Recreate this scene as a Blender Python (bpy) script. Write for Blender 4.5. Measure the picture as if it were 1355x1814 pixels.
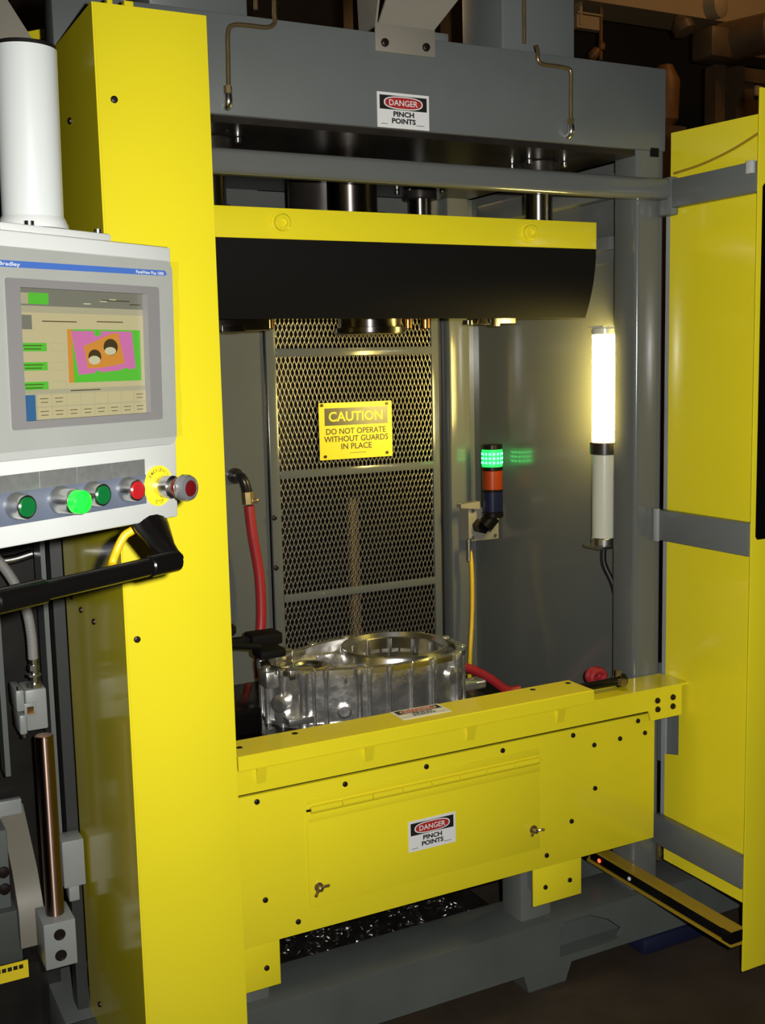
import bpy, bmesh, math, random
from mathutils import Vector, Matrix
random.seed(7)
for o in list(bpy.data.objects): bpy.data.objects.remove(o)
S = bpy.context.scene
COL = S.collection
R = math.radians

# ---------------------------------------------------------------- camera
YAW, PITCH, ROLL = R(27.4), R(7.5), R(1.306)
fw = Vector((math.sin(YAW)*math.cos(PITCH), math.cos(YAW)*math.cos(PITCH), -math.sin(PITCH)))
rt = Vector((math.cos(YAW), -math.sin(YAW), 0))
dn = fw.cross(rt)
r2 = rt*math.cos(ROLL)+dn*math.sin(ROLL)
d2 = dn*math.cos(ROLL)-rt*math.sin(ROLL)
cam_data = bpy.data.cameras.new('camera')
cam_data.sensor_fit = 'VERTICAL'; cam_data.sensor_height = 24.0
cam_data.lens = 2002.0/1814.0*24.0
cam_data.clip_start = 0.02
cam = bpy.data.objects.new('camera', cam_data); COL.objects.link(cam)
cam.matrix_world = Matrix(((r2.x, -d2.x, -fw.x, 0), (r2.y, -d2.y, -fw.y, 0), (r2.z, -d2.z, -fw.z, 1.6), (0, 0, 0, 1)))
S.camera = cam

# ---------------------------------------------------------------- world, lights, exposure
w = bpy.data.worlds.new('world'); S.world = w; w.use_nodes = True
w.node_tree.nodes['Background'].inputs[0].default_value = (1.0, 0.72, 0.42, 1)
w.node_tree.nodes['Background'].inputs[1].default_value = 0.012
S.view_settings.view_transform = 'Standard'; S.view_settings.look = 'None'
S.view_settings.exposure = 0.0; S.view_settings.gamma = 1.0
S.view_settings.use_curve_mapping = False

def light(name, kind, loc, energy, color, size=0.02, target=None, **kw):
    d = bpy.data.lights.new(name, kind); d.energy = energy; d.color = color
    if kind == 'AREA': d.size = size
    else: d.shadow_soft_size = size
    for k, v in kw.items(): setattr(d, k, v)
    o = bpy.data.objects.new(name, d); COL.objects.link(o); o.location = loc
    if target is not None:
        o.rotation_euler = (Vector(target)-Vector(loc)).to_track_quat('-Z', 'Y').to_euler()
    return o
# the camera's own flash, a hand's width right of the lens
light('camera_flash', 'SPOT', (0.075, -0.01, 1.63), 275, (1.0, 0.985, 0.95), 0.014, target=(1.75, 2.0, 1.2), spot_size=R(112), spot_blend=0.9)
# sodium high-bay lamps of the hall
light('high_bay_lamp_light', 'AREA', (5.6, 4.3, 4.9), 14, (1.0, 0.56, 0.20), 0.5, target=(5.6, 6.5, 3.4))
light('high_bay_lamp_light', 'AREA', (1.6, 5.4, 3.2), 12, (1.0, 0.70, 0.34), 0.5, target=(1.8, 4.2, 0.6))

# ---------------------------------------------------------------- materials
def mat(name, col, rough=0.5, metal=0.0, var=0.0, vscale=6.0, bump=0.0, bscale=60.0, coat=0.0, spec=0.5, emit=None, estr=0.0, rvar=0.0, trans=0.0, alpha=1.0, dirt=None, aniso=0.0):
    m = bpy.data.materials.new(name); m.use_nodes = True
    nt = m.node_tree; b = nt.nodes['Principled BSDF']
    b.inputs['Roughness'].default_value = rough; b.inputs['Metallic'].default_value = metal
    b.inputs['Specular IOR Level'].default_value = spec
    b.inputs['Coat Weight'].default_value = coat; b.inputs['Coat Roughness'].default_value = 0.08
    b.inputs['Transmission Weight'].default_value = trans; b.inputs['Alpha'].default_value = alpha
    c = (*col, 1)
    if aniso > 0:   # turned bar: highlights stretch along the bar
        b.inputs['Anisotropic'].default_value = aniso
        tv = nt.nodes.new('ShaderNodeCombineXYZ'); tv.inputs[2].default_value = 1.0
        nt.links.new(tv.outputs[0], b.inputs['Tangent'])
    b.inputs['Base Color'].default_value = c
    tc = nt.nodes.new('ShaderNodeTexCoord')
    def noise(scale, detail=4.0):
        n = nt.nodes.new('ShaderNodeTexNoise'); n.inputs['Scale'].default_value = scale; n.inputs['Detail'].default_value = detail
        nt.links.new(tc.outputs['Object'], n.inputs['Vector']); return n
    if var > 0 or dirt:
        n = noise(vscale); r = nt.nodes.new('ShaderNodeValToRGB')
        e = r.color_ramp.elements
        e[0].position = 0.3; e[1].position = 0.7
        dk = dirt if dirt else tuple(x*(1-var) for x in col)
        e[0].color = (*dk, 1); e[1].color = (*[min(1, x*(1+var*0.6)) for x in col], 1)
        nt.links.new(n.outputs['Fac'], r.inputs['Fac']); nt.links.new(r.outputs['Color'], b.inputs['Base Color'])
    if rvar > 0:
        n = noise(vscale*1.7+3); mr = nt.nodes.new('ShaderNodeMapRange')
        mr.inputs['To Min'].default_value = max(0.02, rough-rvar); mr.inputs['To Max'].default_value = min(1, rough+rvar)
        nt.links.new(n.outputs['Fac'], mr.inputs['Value']); nt.links.new(mr.outputs['Result'], b.inputs['Roughness'])
    if bump > 0:
        n = noise(bscale, 3.0); bp = nt.nodes.new('ShaderNodeBump'); bp.inputs['Strength'].default_value = bump
        bp.inputs['Distance'].default_value = 0.004
        nt.links.new(n.outputs['Fac'], bp.inputs['Height']); nt.links.new(bp.outputs['Normal'], b.inputs['Normal'])
    if emit:
        b.inputs['Emission Color'].default_value = (*emit, 1); b.inputs['Emission Strength'].default_value = estr
    return m
M = {}
M['yellow'] = mat('yellow_paint', (0.73, 0.622, 0.018), 0.2, var=0.03, vscale=2.5, bump=0.015, bscale=160, coat=0.25)
M['grey'] = mat('grey_paint', (0.118, 0.128, 0.124), 0.36, var=0.07, vscale=5, bump=0.03, bscale=220)
M['grey_base'] = mat('base_grey_paint', (0.078, 0.087, 0.080), 0.42, var=0.12, vscale=7, bump=0.03, bscale=120)
M['grey_dark'] = mat('dark_grey_paint', (0.032, 0.033, 0.034), 0.4)
M['grey_gloss'] = mat('grey_gloss_paint', (0.108, 0.114, 0.107), 0.16, var=0.05, vscale=3, bump=0.015, bscale=120)
M['mesh_paint'] = mat('mesh_grey_paint', (0.19, 0.18, 0.15), 0.38, 0.68, var=0.05, vscale=3)
M['grey_light'] = mat('light_grey_paint', (0.26, 0.275, 0.27), 0.4, var=0.08)
M['beige'] = mat('beige_grey_paint', (0.205, 0.19, 0.15), 0.42, var=0.06)
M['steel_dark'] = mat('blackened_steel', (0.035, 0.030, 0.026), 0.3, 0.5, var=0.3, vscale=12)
M['black'] = mat('black_enamel', (0.0035, 0.003, 0.003), 0.24, spec=0.3)
M['black_matte'] = mat('black_rubber', (0.0045, 0.004, 0.0035), 0.7, spec=0.12)
M['bolt'] = mat('black_oxide_bolt', (0.016, 0.010, 0.008), 0.38, 0.4)
M['chrome'] = mat('ground_chrome_rod', (0.42, 0.40, 0.37), 0.36, 1.0, aniso=0.93)
M['rod_dark'] = mat('oily_cylinder_steel', (0.20, 0.18, 0.165), 0.36, 1.0, aniso=0.93)
M['bronze'] = mat('bronze_bush', (0.24, 0.135, 0.045), 0.3, 1.0)
M['copper_rod'] = mat('oiled_guide_rod', (0.34, 0.23, 0.18), 0.40, 1.0, aniso=0.93)
M['brass'] = mat('brass_tube', (0.30, 0.22, 0.10), 0.3, 0.8, var=0.2, vscale=30)
M['zinc'] = mat('zinc_fitting', (0.62, 0.62, 0.60), 0.25, 1.0)
M['alu'] = mat('cast_aluminium', (0.80, 0.79, 0.76), 0.25, 0.92, var=0.25, vscale=18, bump=0.5, bscale=30, rvar=0.12)
M['alu_machined'] = mat('machined_aluminium', (0.74, 0.73, 0.70), 0.24, 1.0, var=0.08, vscale=20)
M['white'] = mat('white_paint', (0.46, 0.475, 0.455), 0.32, var=0.02)
M['white_tube'] = mat('white_gloss_tube', (0.43, 0.455, 0.44), 0.28)
M['bezel'] = mat('grey_white_bezel', (0.30, 0.31, 0.295), 0.4, var=0.04, vscale=12)
M['bezel_in'] = mat('grey_screen_frame', (0.185, 0.18, 0.185), 0.4)
M['blue_stripe'] = mat('blue_print', (0.050, 0.125, 0.42), 0.35)
M['print_white'] = mat('white_print', (0.66, 0.66, 0.64), 0.45)
M['print_black'] = mat('black_print', (0.012, 0.011, 0.010), 0.45)
M['print_red'] = mat('red_print', (0.36, 0.022, 0.022), 0.4)
M['print_grey'] = mat('grey_print', (0.10, 0.10, 0.095), 0.45)
M['caution_yellow'] = mat('yellow_sign_plastic', (0.85, 0.66, 0.02), 0.4)
M['caution_dark'] = mat('sign_header_print', (0.055, 0.05, 0.035), 0.3)
M['legend_grey'] = mat('brushed_legend_plate', (0.26, 0.265, 0.255), 0.32, 0.6, var=0.12, vscale=90)
M['slate'] = mat('slate_blue_strip', (0.085, 0.10, 0.135), 0.4)
M['btn_green'] = mat('green_button_lens', (0.004, 0.10, 0.022), 0.25)
M['btn_lit'] = mat('lit_green_lens', (0.01, 0.30, 0.03), 0.16, emit=(0.012, 0.85, 0.04), estr=0.75)
M['btn_red'] = mat('red_button_lens', (0.33, 0.010, 0.012), 0.25)
M['estop_red'] = mat('emergency_stop_red', (0.09, 0.004, 0.005), 0.25)
M['estop_ring'] = mat('grey_guard_ring', (0.30, 0.30, 0.31), 0.22, 0.7)
M['hose_red'] = mat('red_hose', (0.33, 0.018, 0.022), 0.42, var=0.1, vscale=20)
M['hose_red_dark'] = mat('dark_red_hose', (0.11, 0.006, 0.007), 0.4, var=0.3, vscale=30)  # darker, more mottled version of the red hose colour
M['hose_grey'] = mat('grey_conduit', (0.23, 0.225, 0.215), 0.5)
M['cable_yellow'] = mat('yellow_cable', (0.62, 0.40, 0.01), 0.4)
M['cable_black'] = mat('black_cable', (0.010, 0.010, 0.010), 0.4)
M['wire'] = mat('ochre_wire', (0.30, 0.20, 0.012), 0.5)
M['blue_foot'] = mat('dark_blue_pad', (0.006, 0.008, 0.03), 0.5)
M['lamp_on'] = mat('lit_tube_diffuser', (0.9, 0.88, 0.75), 0.3, emit=(1.0, 0.77, 0.20), estr=110.0)
M['lamp_off'] = mat('opal_lamp_tube', (0.50, 0.50, 0.40), 0.25)
M['st_green'] = mat('lit_green_beacon', (0.02, 0.5, 0.1), 0.2, emit=(0.01, 0.9, 0.13), estr=1.0)
M['st_green2'] = mat('bright_green_led', (0.02, 0.5, 0.1), 0.2, emit=(0.08, 1.0, 0.22), estr=7.0)
M['st_red'] = mat('orange_red_beacon', (0.17, 0.022, 0.004), 0.25)
M['st_blue'] = mat('dark_blue_beacon', (0.005, 0.007, 0.032), 0.22)
M['led_red'] = mat('red_led', (0.5, 0.02, 0.02), 0.3, emit=(1, 0.06, 0.02), estr=4.0)
M['gold'] = mat('golden_profile', (0.40, 0.26, 0.02), 0.34, 0.25)
M['chip_steel'] = mat('metal_chips', (0.24, 0.23, 0.21), 0.42, 1.0)
M['tray'] = mat('oily_tray', (0.012, 0.011, 0.010), 0.3, var=0.5, vscale=18)
M['floor'] = mat('stained_concrete', (0.050, 0.036, 0.022), 0.55, vscale=2.6, dirt=(0.020, 0.014, 0.009), bump=0.15, bscale=40, rvar=0.2)
M['hall'] = mat('hall_wall_paint', (0.05, 0.035, 0.02), 0.7, var=0.3, vscale=1)
M['beige_beam'] = mat('tan_painted_steel', (0.40, 0.27, 0.13), 0.6, var=0.1, vscale=1)
M['brown'] = mat('brown_painted_steel', (0.12, 0.07, 0.03), 0.5, var=0.2)
M['rust'] = mat('rusty_orange', (0.22, 0.09, 0.02), 0.5, var=0.2)
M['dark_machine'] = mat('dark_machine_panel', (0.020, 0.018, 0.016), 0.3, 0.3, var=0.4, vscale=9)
def emat(name, c, s=1.0): return mat(name, tuple(x*0.3 for x in c), 0.35, emit=c, estr=s*1.55)
M['scr_base'] = emat('screen_khaki', (0.44, 0.39, 0.22), .5)
M['scr_grey'] = emat('screen_grey', (0.16, 0.16, 0.125), .5)
M['scr_lgrey'] = emat('screen_light_grey', (0.34, 0.32, 0.21), .5)
M['scr_green'] = emat('screen_green', (0.085, 0.42, 0.035), .5)
M['scr_pink'] = emat('screen_pink', (0.50, 0.14, 0.33), .5)
M['scr_orange'] = emat('screen_orange', (0.52, 0.22, 0.035), .5)
M['scr_blue'] = emat('screen_blue', (0.035, 0.115, 0.25), .5)
M['scr_dark'] = emat('screen_dark', (0.05, 0.035, 0.012), .5)
M['scr_cream'] = emat('screen_cream', (0.48, 0.46, 0.30), .5)

def clear_plastic():
    m = bpy.data.materials.new('clear_plastic_film'); m.use_nodes = True
    nt = m.node_tree; nt.nodes.clear()
    o = nt.nodes.new('ShaderNodeOutputMaterial'); mx = nt.nodes.new('ShaderNodeMixShader')
    t = nt.nodes.new('ShaderNodeBsdfTransparent'); g = nt.nodes.new('ShaderNodeBsdfGlossy'); fr = nt.nodes.new('ShaderNodeValue'); fr.outputs[0].default_value = 0.06
    g.inputs['Roughness'].default_value = 0.12
    t.inputs['Color'].default_value = (0.95, 0.95, 0.93, 1)
    n = nt.nodes.new('ShaderNodeTexNoise'); n.inputs['Scale'].default_value = 22
    tc = nt.nodes.new('ShaderNodeTexCoord'); nt.links.new(tc.outputs['Object'], n.inputs['Vector'])
    bp = nt.nodes.new('ShaderNodeBump'); bp.inputs['Strength'].default_value = 0.35; bp.inputs['Distance'].default_value = 0.01
    nt.links.new(n.outputs['Fac'], bp.inputs['Height']); nt.links.new(bp.outputs['Normal'], g.inputs['Normal'])
    nt.links.new(fr.outputs[0], mx.inputs['Fac']); nt.links.new(t.outputs[0], mx.inputs[1]); nt.links.new(g.outputs[0], mx.inputs[2])
    nt.links.new(mx.outputs[0], o.inputs['Surface'])
    return m
M['film'] = clear_plastic()

# ---------------------------------------------------------------- mesh helpers
class MB:
    def __init__(s): s.v = []; s.f = []; s.mi = []; s.cur = 0; s.T = None
    def frame(s, o, x, y, z):
        o, x, y, z = map(Vector, (o, x, y, z))
        s.T = Matrix(((x.x, y.x, z.x, o.x), (x.y, y.y, z.y, o.y), (x.z, y.z, z.z, o.z), (0, 0, 0, 1))); return s
    def add(s, vs, fs):
        k = len(s.v)
        for p in vs:
            p = Vector(p); s.v.append(s.T @ p if s.T else p)
        for f in fs: s.f.append([i+k for i in f]); s.mi.append(s.cur)
        return s
    def addbm(s, bm):
        bm.verts.index_update()
        s.add([v.co.copy() for v in bm.verts], [[v.index for v in f.verts] for f in bm.faces]); bm.free(); return s
    def box(s, x0, x1, y0, y1, z0, z1, bev=0.0, seg=2, only=None):
        bm = bmesh.new(); bmesh.ops.create_cube(bm, size=1.0)
        for v in bm.verts:
            v.co = Vector(((x0+x1)/2+v.co.x*(x1-x0), (y0+y1)/2+v.co.y*(y1-y0), (z0+z1)/2+v.co.z*(z1-z0)))
        if bev > 0:
            es = bm.edges[:]
            if only is not None:
                i = 'xyz'.index(only); es = [e for e in es if abs((e.verts[0].co-e.verts[1].co)[i]) > 1e-6]
            bmesh.ops.bevel(bm, geom=es, offset=bev, segments=seg, affect='EDGES', profile=0.5)
        return s.addbm(bm)
    def rev(s, prof, p, ax=(0, 0, 1), n=24, closed=False):
        """prof: (radius, height) pairs turned about ax from p"""
        a = Vector(ax).normalized(); p = Vector(p)
        u = a.orthogonal().normalized(); v = a.cross(u)
        vs = []; fs = []
        for (r, h) in prof:
            for i in range(n):
                t = 2*math.pi*i/n
                vs.append(p+a*h+(u*math.cos(t)+v*math.sin(t))*r)
        m = len(prof)
        for j in range(m-1 if not closed else m):
            for i in range(n):
                i2 = (i+1) % n; j2 = (j+1) % m
                fs.append((j*n+i, j*n+i2, j2*n+i2, j2*n+i))
        if not closed:
            fs.append(tuple(range(n-1, -1, -1))); fs.append(tuple((m-1)*n+i for i in range(n)))
        return s.add(vs, fs)
    def cyl(s, p0, p1, r, n=20, r2=None, ch=0.0):
        p0, p1 = Vector(p0), Vector(p1); L = (p1-p0).length; r2 = r if r2 is None else r2
        pr = [(r, 0), (r2, L)] if ch <= 0 else [(r-ch, 0), (r, ch), (r2, L-ch), (r2-ch, L)]
        return s.rev(pr, p0, p1-p0, n)
    def tube(s, pts, r, n=10, sub=6, rf=None, smooth=True):
        P = [Vector(p) for p in pts]
        if smooth and len(P) > 2:
            Q = []
            for i in range(len(P)-1):
                a, b = P[i], P[i+1]; pa = P[i-1] if i > 0 else a*2-b; pb = P[i+2] if i+2 < len(P) else b*2-a
                for k in range(sub):
                    t = k/sub
                    Q.append(0.5*((2*a)+(b-pa)*t+(2*pa-5*a+4*b-pb)*t*t+(3*a-pa-3*b+pb)*t**3))
            Q.append(P[-1]); P = Q
        vs = []; fs = []; N = len(P); u = None
        for i, p in enumerate(P):
            t = (P[min(i+1, N-1)]-P[max(i-1, 0)]).normalized()
            u = t.orthogonal().normalized() if u is None else (u-t*u.dot(t)).normalized()
            v = t.cross(u); rr = rf(i/(N-1), i) if rf else r
            for k in range(n):
                a = 2*math.pi*k/n; vs.append(p+(u*math.cos(a)+v*math.sin(a))*rr)
        for i in range(N-1):
            for k in range(n):
                k2 = (k+1) % n; fs.append((i*n+k, i*n+k2, (i+1)*n+k2, (i+1)*n+k))
        fs.append(tuple(range(n-1, -1, -1))); fs.append(tuple((N-1)*n+k for k in range(n)))
        return s.add(vs, fs)
    def prism(s, poly, a, b, axis='y'):
        """poly: 2D outline, extruded from a to b along the axis"""
        def P(q, t): return {'y': (q[0], t, q[1]), 'x': (t, q[0], q[1]), 'z': (q[0], q[1], t)}[axis]
        n = len(poly)
        vs = [P(q, a) for q in poly]+[P(q, b) for q in poly]
        fs = [tuple(range(n)), tuple(range(2*n-1, n-1, -1))]+[(i, i+n, (i+1) % n+n, (i+1) % n) for i in range(n)]
        return s.add(vs, fs)
    def holed(s, outer, holes, a, b, axis='z'):
        """plate with holes: outline and hole loops, extruded"""
        bm = bmesh.new()
        def P(q, t): return {'y': (q[0], t, q[1]), 'x': (t, q[0], q[1]), 'z': (q[0], q[1], t)}[axis]
        es = []
        for lp in [outer]+holes:
            vv = [bm.verts.new(P(q, a)) for q in lp]
            for i in range(len(vv)): es.append(bm.edges.new((vv[i], vv[(i+1) % len(vv)])))
        r = bmesh.ops.triangle_fill(bm, edges=es, use_beauty=True, use_dissolve=False)
        fs = [g for g in r['geom'] if isinstance(g, bmesh.types.BMFace)]
        ext = bmesh.ops.extrude_face_region(bm, geom=fs)
        d = Vector(P((0, 0), b-a))
        for g in ext['geom']:
            if isinstance(g, bmesh.types.BMVert): g.co += d
        return s.addbm(bm)
    def poly(s, pts): return s.add(pts, [tuple(range(len(pts)))])

ORG = {}
def finish(name, mb, mats, off, smooth=True):
    me = bpy.data.meshes.new(name)
    me.from_pydata([(v-off)[:] for v in mb.v], [], mb.f)
    if not isinstance(mats, (list, tuple)): mats = [mats]
    for m in mats: me.materials.append(M[m])
    me.polygons.foreach_set('material_index', mb.mi)
    bm = bmesh.new(); bm.from_mesh(me); bmesh.ops.recalc_face_normals(bm, faces=bm.faces); bm.to_mesh(me); bm.free()
    if smooth:
        me.polygons.foreach_set('use_smooth', [True]*len(me.polygons)); me.set_sharp_from_angle(angle=R(38))
    me.update(); return me
def part(name, mb, mats, parent, label=None, kind=None, smooth=True):
    off = ORG[parent.name]
    o = bpy.data.objects.new(name, finish(name, mb, mats, off, smooth)); COL.objects.link(o); o.parent = parent
    ORG[o.name] = off
    if label: o['label'] = label
    if kind: o['kind'] = kind
    return o
def tag(o, label, cat, group=None):
    o['label'] = label; o['category'] = cat
    if group: o['group'] = group
    return o
def thing(name, label, cat, loc, group=None):
    o = bpy.data.objects.new(name, None); COL.objects.link(o); o.location = loc
    o.empty_display_size = 0.05
    ORG[o.name] = Vector(loc); return tag(o, label, cat, group)
def solo(name, mb, mats, label, cat, loc=None, group=None, kind=None):
    if loc is None:
        xs = [v.x for v in mb.v]; ys = [v.y for v in mb.v]; zs = [v.z for v in mb.v]
        loc = ((min(xs)+max(xs))/2, (min(ys)+max(ys))/2, min(zs))
    o = bpy.data.objects.new(name, finish(name, mb, mats, Vector(loc))); COL.objects.link(o); o.location = loc
    ORG[o.name] = Vector(loc); tag(o, label, cat, group)
    if kind: o['kind'] = kind
    return o
def struct(name, mb, mats):
    o = bpy.data.objects.new(name, finish(name, mb, mats, Vector((0, 0, 0)))); COL.objects.link(o); ORG[o.name] = Vector((0, 0, 0))
    o['kind'] = 'structure'; return o

# shared bolt mesh: button head with a hex socket, axis +Z
_b = MB()
_b.rev([(0.0066, 0), (0.0066, 0.0012), (0.0058, 0.0034), (0.0040, 0.0044), (0.0028, 0.0044)], (0, 0, 0), (0, 0, 1), 12)
_b.rev([(0.0030, 0.0030), (0.0030, 0.0046), (0.0034, 0.0046)], (0, 0, 0), (0, 0, 1), 6)
BOLT = finish('bolt', _b, 'bolt', Vector((0, 0, 0)))
def bolt(p, n, parent, s=1.0, name='bolt', me=None):
    o = bpy.data.objects.new(name, me or BOLT); COL.objects.link(o); o.parent = parent
    o.location = Vector(p)-ORG[parent.name]
    o.rotation_euler = Vector(n).to_track_quat('Z', 'Y').to_euler(); o.scale = (s, s, s)
    ORG[o.name] = Vector(p); return o
NY = (0, -1, 0)

def text_geo(body, wd, ht, bold=0.0):
    """flat lettering scaled to wd x ht, centred on the origin in the XZ plane (facing -Y)"""
    c = bpy.data.curves.new('t', 'FONT'); c.body = body; c.align_x = 'CENTER'; c.size = 1.0; c.offset = bold; c.resolution_u = 3
    o = bpy.data.objects.new('t', c); COL.objects.link(o)
    dg = bpy.context.evaluated_depsgraph_get(); dg.update()
    me = bpy.data.meshes.new_from_object(o.evaluated_get(dg))
    vs = [v.co.copy() for v in me.vertices]; fs = [tuple(p.vertices) for p in me.polygons]
    bpy.data.objects.remove(o); bpy.data.curves.remove(c); bpy.data.meshes.remove(me)
    x0 = min(v.x for v in vs); x1 = max(v.x for v in vs); y0 = min(v.y for v in vs); y1 = max(v.y for v in vs)
    return [((v.x-(x0+x1)/2)*wd/(x1-x0), 0, (v.y-(y0+y1)/2)*ht/(y1-y0)) for v in vs], fs
def put_text(mb, body, x, z, wd, ht, y=0.0, bold=0.0):
    vs, fs = text_geo(body, wd, ht, bold)
    mb.add([(a+x, y, c+z) for a, b, c in vs], fs)
def rect(mb, x0, x1, z0, z1, y): mb.poly([(x0, y, z0), (x1, y, z0), (x1, y, z1), (x0, y, z1)])
def ellipse(mb, x, z, rx, rz, y, n=28, p=2.0):
    pts = []
    for i in range(n):
        t = 2*math.pi*i/n; c, s_ = math.cos(t), math.sin(t)
        pts.append((x+rx*math.copysign(abs(c)**(2/p), c), y, z+rz*math.copysign(abs(s_)**(2/p), s_)))
    mb.poly(pts)

# ================================================================ the hall
struct('floor', MB().box(-6, 12, -4, 10, -0.155, -0.055), 'floor')
struct('wall_back', MB().box(-6, 12, 9.6, 9.75, -0.055, 6), 'hall')
struct('wall_right', MB().box(11.6, 11.75, -4, 9.6, -0.055, 6), 'hall')
struct('wall_left', MB().box(-5.75, -5.6, -4, 9.6, -0.055, 6), 'hall')
struct('ceiling', MB().box(-6, 12, -4, 9.75, 6, 6.1), 'hall')

# ================================================================ press frame
FR = thing('hydraulic_press', 'grey steel hydraulic press with heavy top beam, columns and base', 'press', (1.28, 2.75, -0.055))
part('top_beam', MB().box(0.511, 2.06, 2.335, 2.414, 2.126, 2.332, 0.004), 'grey', FR)
part('crown_box', MB().box(0.62, 1.967, 2.414, 3.2, 2.126, 2.31), 'grey', FR)
part('crown_shade_plate', MB().box(0.6, 1.967, 2.345, 3.19, 2.112, 2.126), 'steel_dark', FR, label='underside plate of the top beam, its shade put into the dark colour')  # shade under the beam, painted in as a separate dark plate
part('beam_slot', MB().box(2.010, 2.036, 2.3335, 2.34, 2.111, 2.133), 'black_matte', FR)
for x0, x1, z0 in ((1.968, 2.06, 0.128), (0.511, 0.603, 0.128)):
    part('column', MB().box(x0, x1, 2.337, 2.434, z0, 2.126, 0.012, 3, 'z'), 'grey_gloss', FR)
for x0, x1 in ((0.73, 0.95), (1.61, 1.83)):
    part('upper_post', MB().box(x0, x1, 2.415, 2.60, 2.332, 3.2, 0.006), 'grey', FR)
cb = MB().box(0.603, 2.034, 2.285, 2.336, 1.999, 2.051, 0.014, 4, 'x')
part('crossbar', cb, 'grey_gloss', FR, label='rounded grey tube across the press opening')
part('side_wall', MB().box(2.042, 2.05, 2.434, 3.26, 0.128, 2.126), 'grey_gloss', FR)
part('side_wall', MB().box(0.52, 0.53, 2.434, 3.26, 0.128, 2.126), 'grey_gloss', FR)
part('back_panel', MB().box(0.53, 1.268, 3.2, 3.21, 0.128, 2.126), 'grey_gloss', FR)
part('back_panel', MB().box(1.967, 2.042, 3.25, 3.26, 0.128, 2.126), 'grey_gloss', FR)
part('back_post', MB().box(1.888, 1.966, 3.15, 3.25, 0.128, 2.126, 0.008, 2, 'z'), 'grey_gloss', FR)
part('back_header', MB().box(0.53, 1.9, 3.205, 3.25, 1.98, 2.112), 'grey_gloss', FR)
part('wall_brace', MB().box(2.0, 2.042, 2.434, 3.15, 2.03, 2.09, 0.003), 'grey', FR)
part('wall_bracket', MB().box(2.01, 2.042, 2.50, 2.62, 1.893, 1.93, 0.003).box(2.03, 2.042, 2.50, 2.64, 1.86, 1.93), 'grey', FR)
# base
o_ = [(0.44, -0.004), (2.95, -0.004), (2.95, 0.127), (0.44, 0.127)]
ho = [(1.70, 0.018), (1.70, 0.098), (1.715, 0.112), (1.80, 0.112), (1.86, 0.085), (1.915, 0.04), (1.90, 0.022), (1.86, 0.016)]
part('base_front', MB().holed(o_, [ho], 2.31, 2.325, 'y'), 'grey_base', FR)
part('base_recess', MB().box(1.66, 1.96, 2.375, 2.39, 0.0, 0.122), 'grey_base', FR)
part('recess_floor', MB().box(1.66, 1.96, 2.325, 2.375, 0.0, 0.008), 'grey_base', FR)
part('base_top', MB().box(0.44, 2.95, 2.311, 2.47, 0.122, 0.128, 0.002), 'grey_base', FR)
part('base_side', MB().box(2.0, 2.95, 2.47, 3.26, -0.004, 0.128, 0.003), 'grey_base', FR)
part('base_side', MB().box(0.44, 0.62, 2.47, 3.26, -0.004, 0.128, 0.003), 'grey', FR)
part('base_rear', MB().box(0.62, 2.0, 3.18, 3.26, -0.004, 0.128), 'grey', FR)
part('leveling_foot', MB().prism([(1.60, -0.055), (1.72, -0.055), (1.74, -0.004), (1.585, -0.004)], 2.312, 2.42), 'grey_base', FR)
part('leveling_foot', MB().prism([(0.60, -0.055), (0.72, -0.055), (0.74, -0.004), (0.585, -0.004)], 2.312, 2.42), 'grey', FR)
part('foot_pad', MB().box(1.98, 2.24, 2.30, 2.46, -0.055, -0.006, 0.012), 'blue_foot', FR, label='dark blue pad under the right corner')
part('tab_post', MB().box(1.60, 1.70, 2.345, 2.44, 0.128, 0.60, 0.01, 2, 'z'), 'grey_gloss', FR)
part('tab_post', MB().box(0.80, 0.89, 2.345, 2.44, 0.128, 0.60, 0.01, 2, 'z'), 'grey_gloss', FR)

# chip tray with swarf
solo('chip_tray', MB().box(0.63, 1.59, 2.475, 3.17, 0.05, 0.06).box(0.63, 0.64, 2.475, 3.17, 0.06, 0.12).box(1.58, 1.59, 2.475, 3.17, 0.06, 0.12).box(0.64, 1.58, 3.16, 3.17, 0.06, 0.12), 'tray',
     'black oily tray under the yellow front guard', 'tray')
ch = MB()
for i in range(1500):
    x, y = random.uniform(0.66, 1.56), random.uniform(2.48, 3.1); z = 0.062+random.random()*0.03
    a = random.uniform(0, 6.28); r = random.uniform(0.004, 0.014); t0 = random.uniform(0, 6); arc = random.uniform(1.2, 4.0); wv = random.uniform(0.0006, 0.002)
    ax = Vector((random.gauss(0, .6), random.gauss(0, .6), 1)).normalized(); u = ax.orthogonal().normalized(); v = ax.cross(u)
    pts = []; n = 6
    for k in range(n):
        t = t0+arc*k/(n-1); q = Vector((x, y, z))+(u*math.cos(t)+v*math.sin(t))*r
        pts += [q, q+ax*wv*2]
    ch.add(pts, [(2*k, 2*k+2, 2*k+3, 2*k+1) for k in range(n-1)])
solo('metal_swarf', ch, 'chip_steel', 'curled shiny metal chips lying in the oily tray', 'metal chips', kind='stuff')

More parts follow.
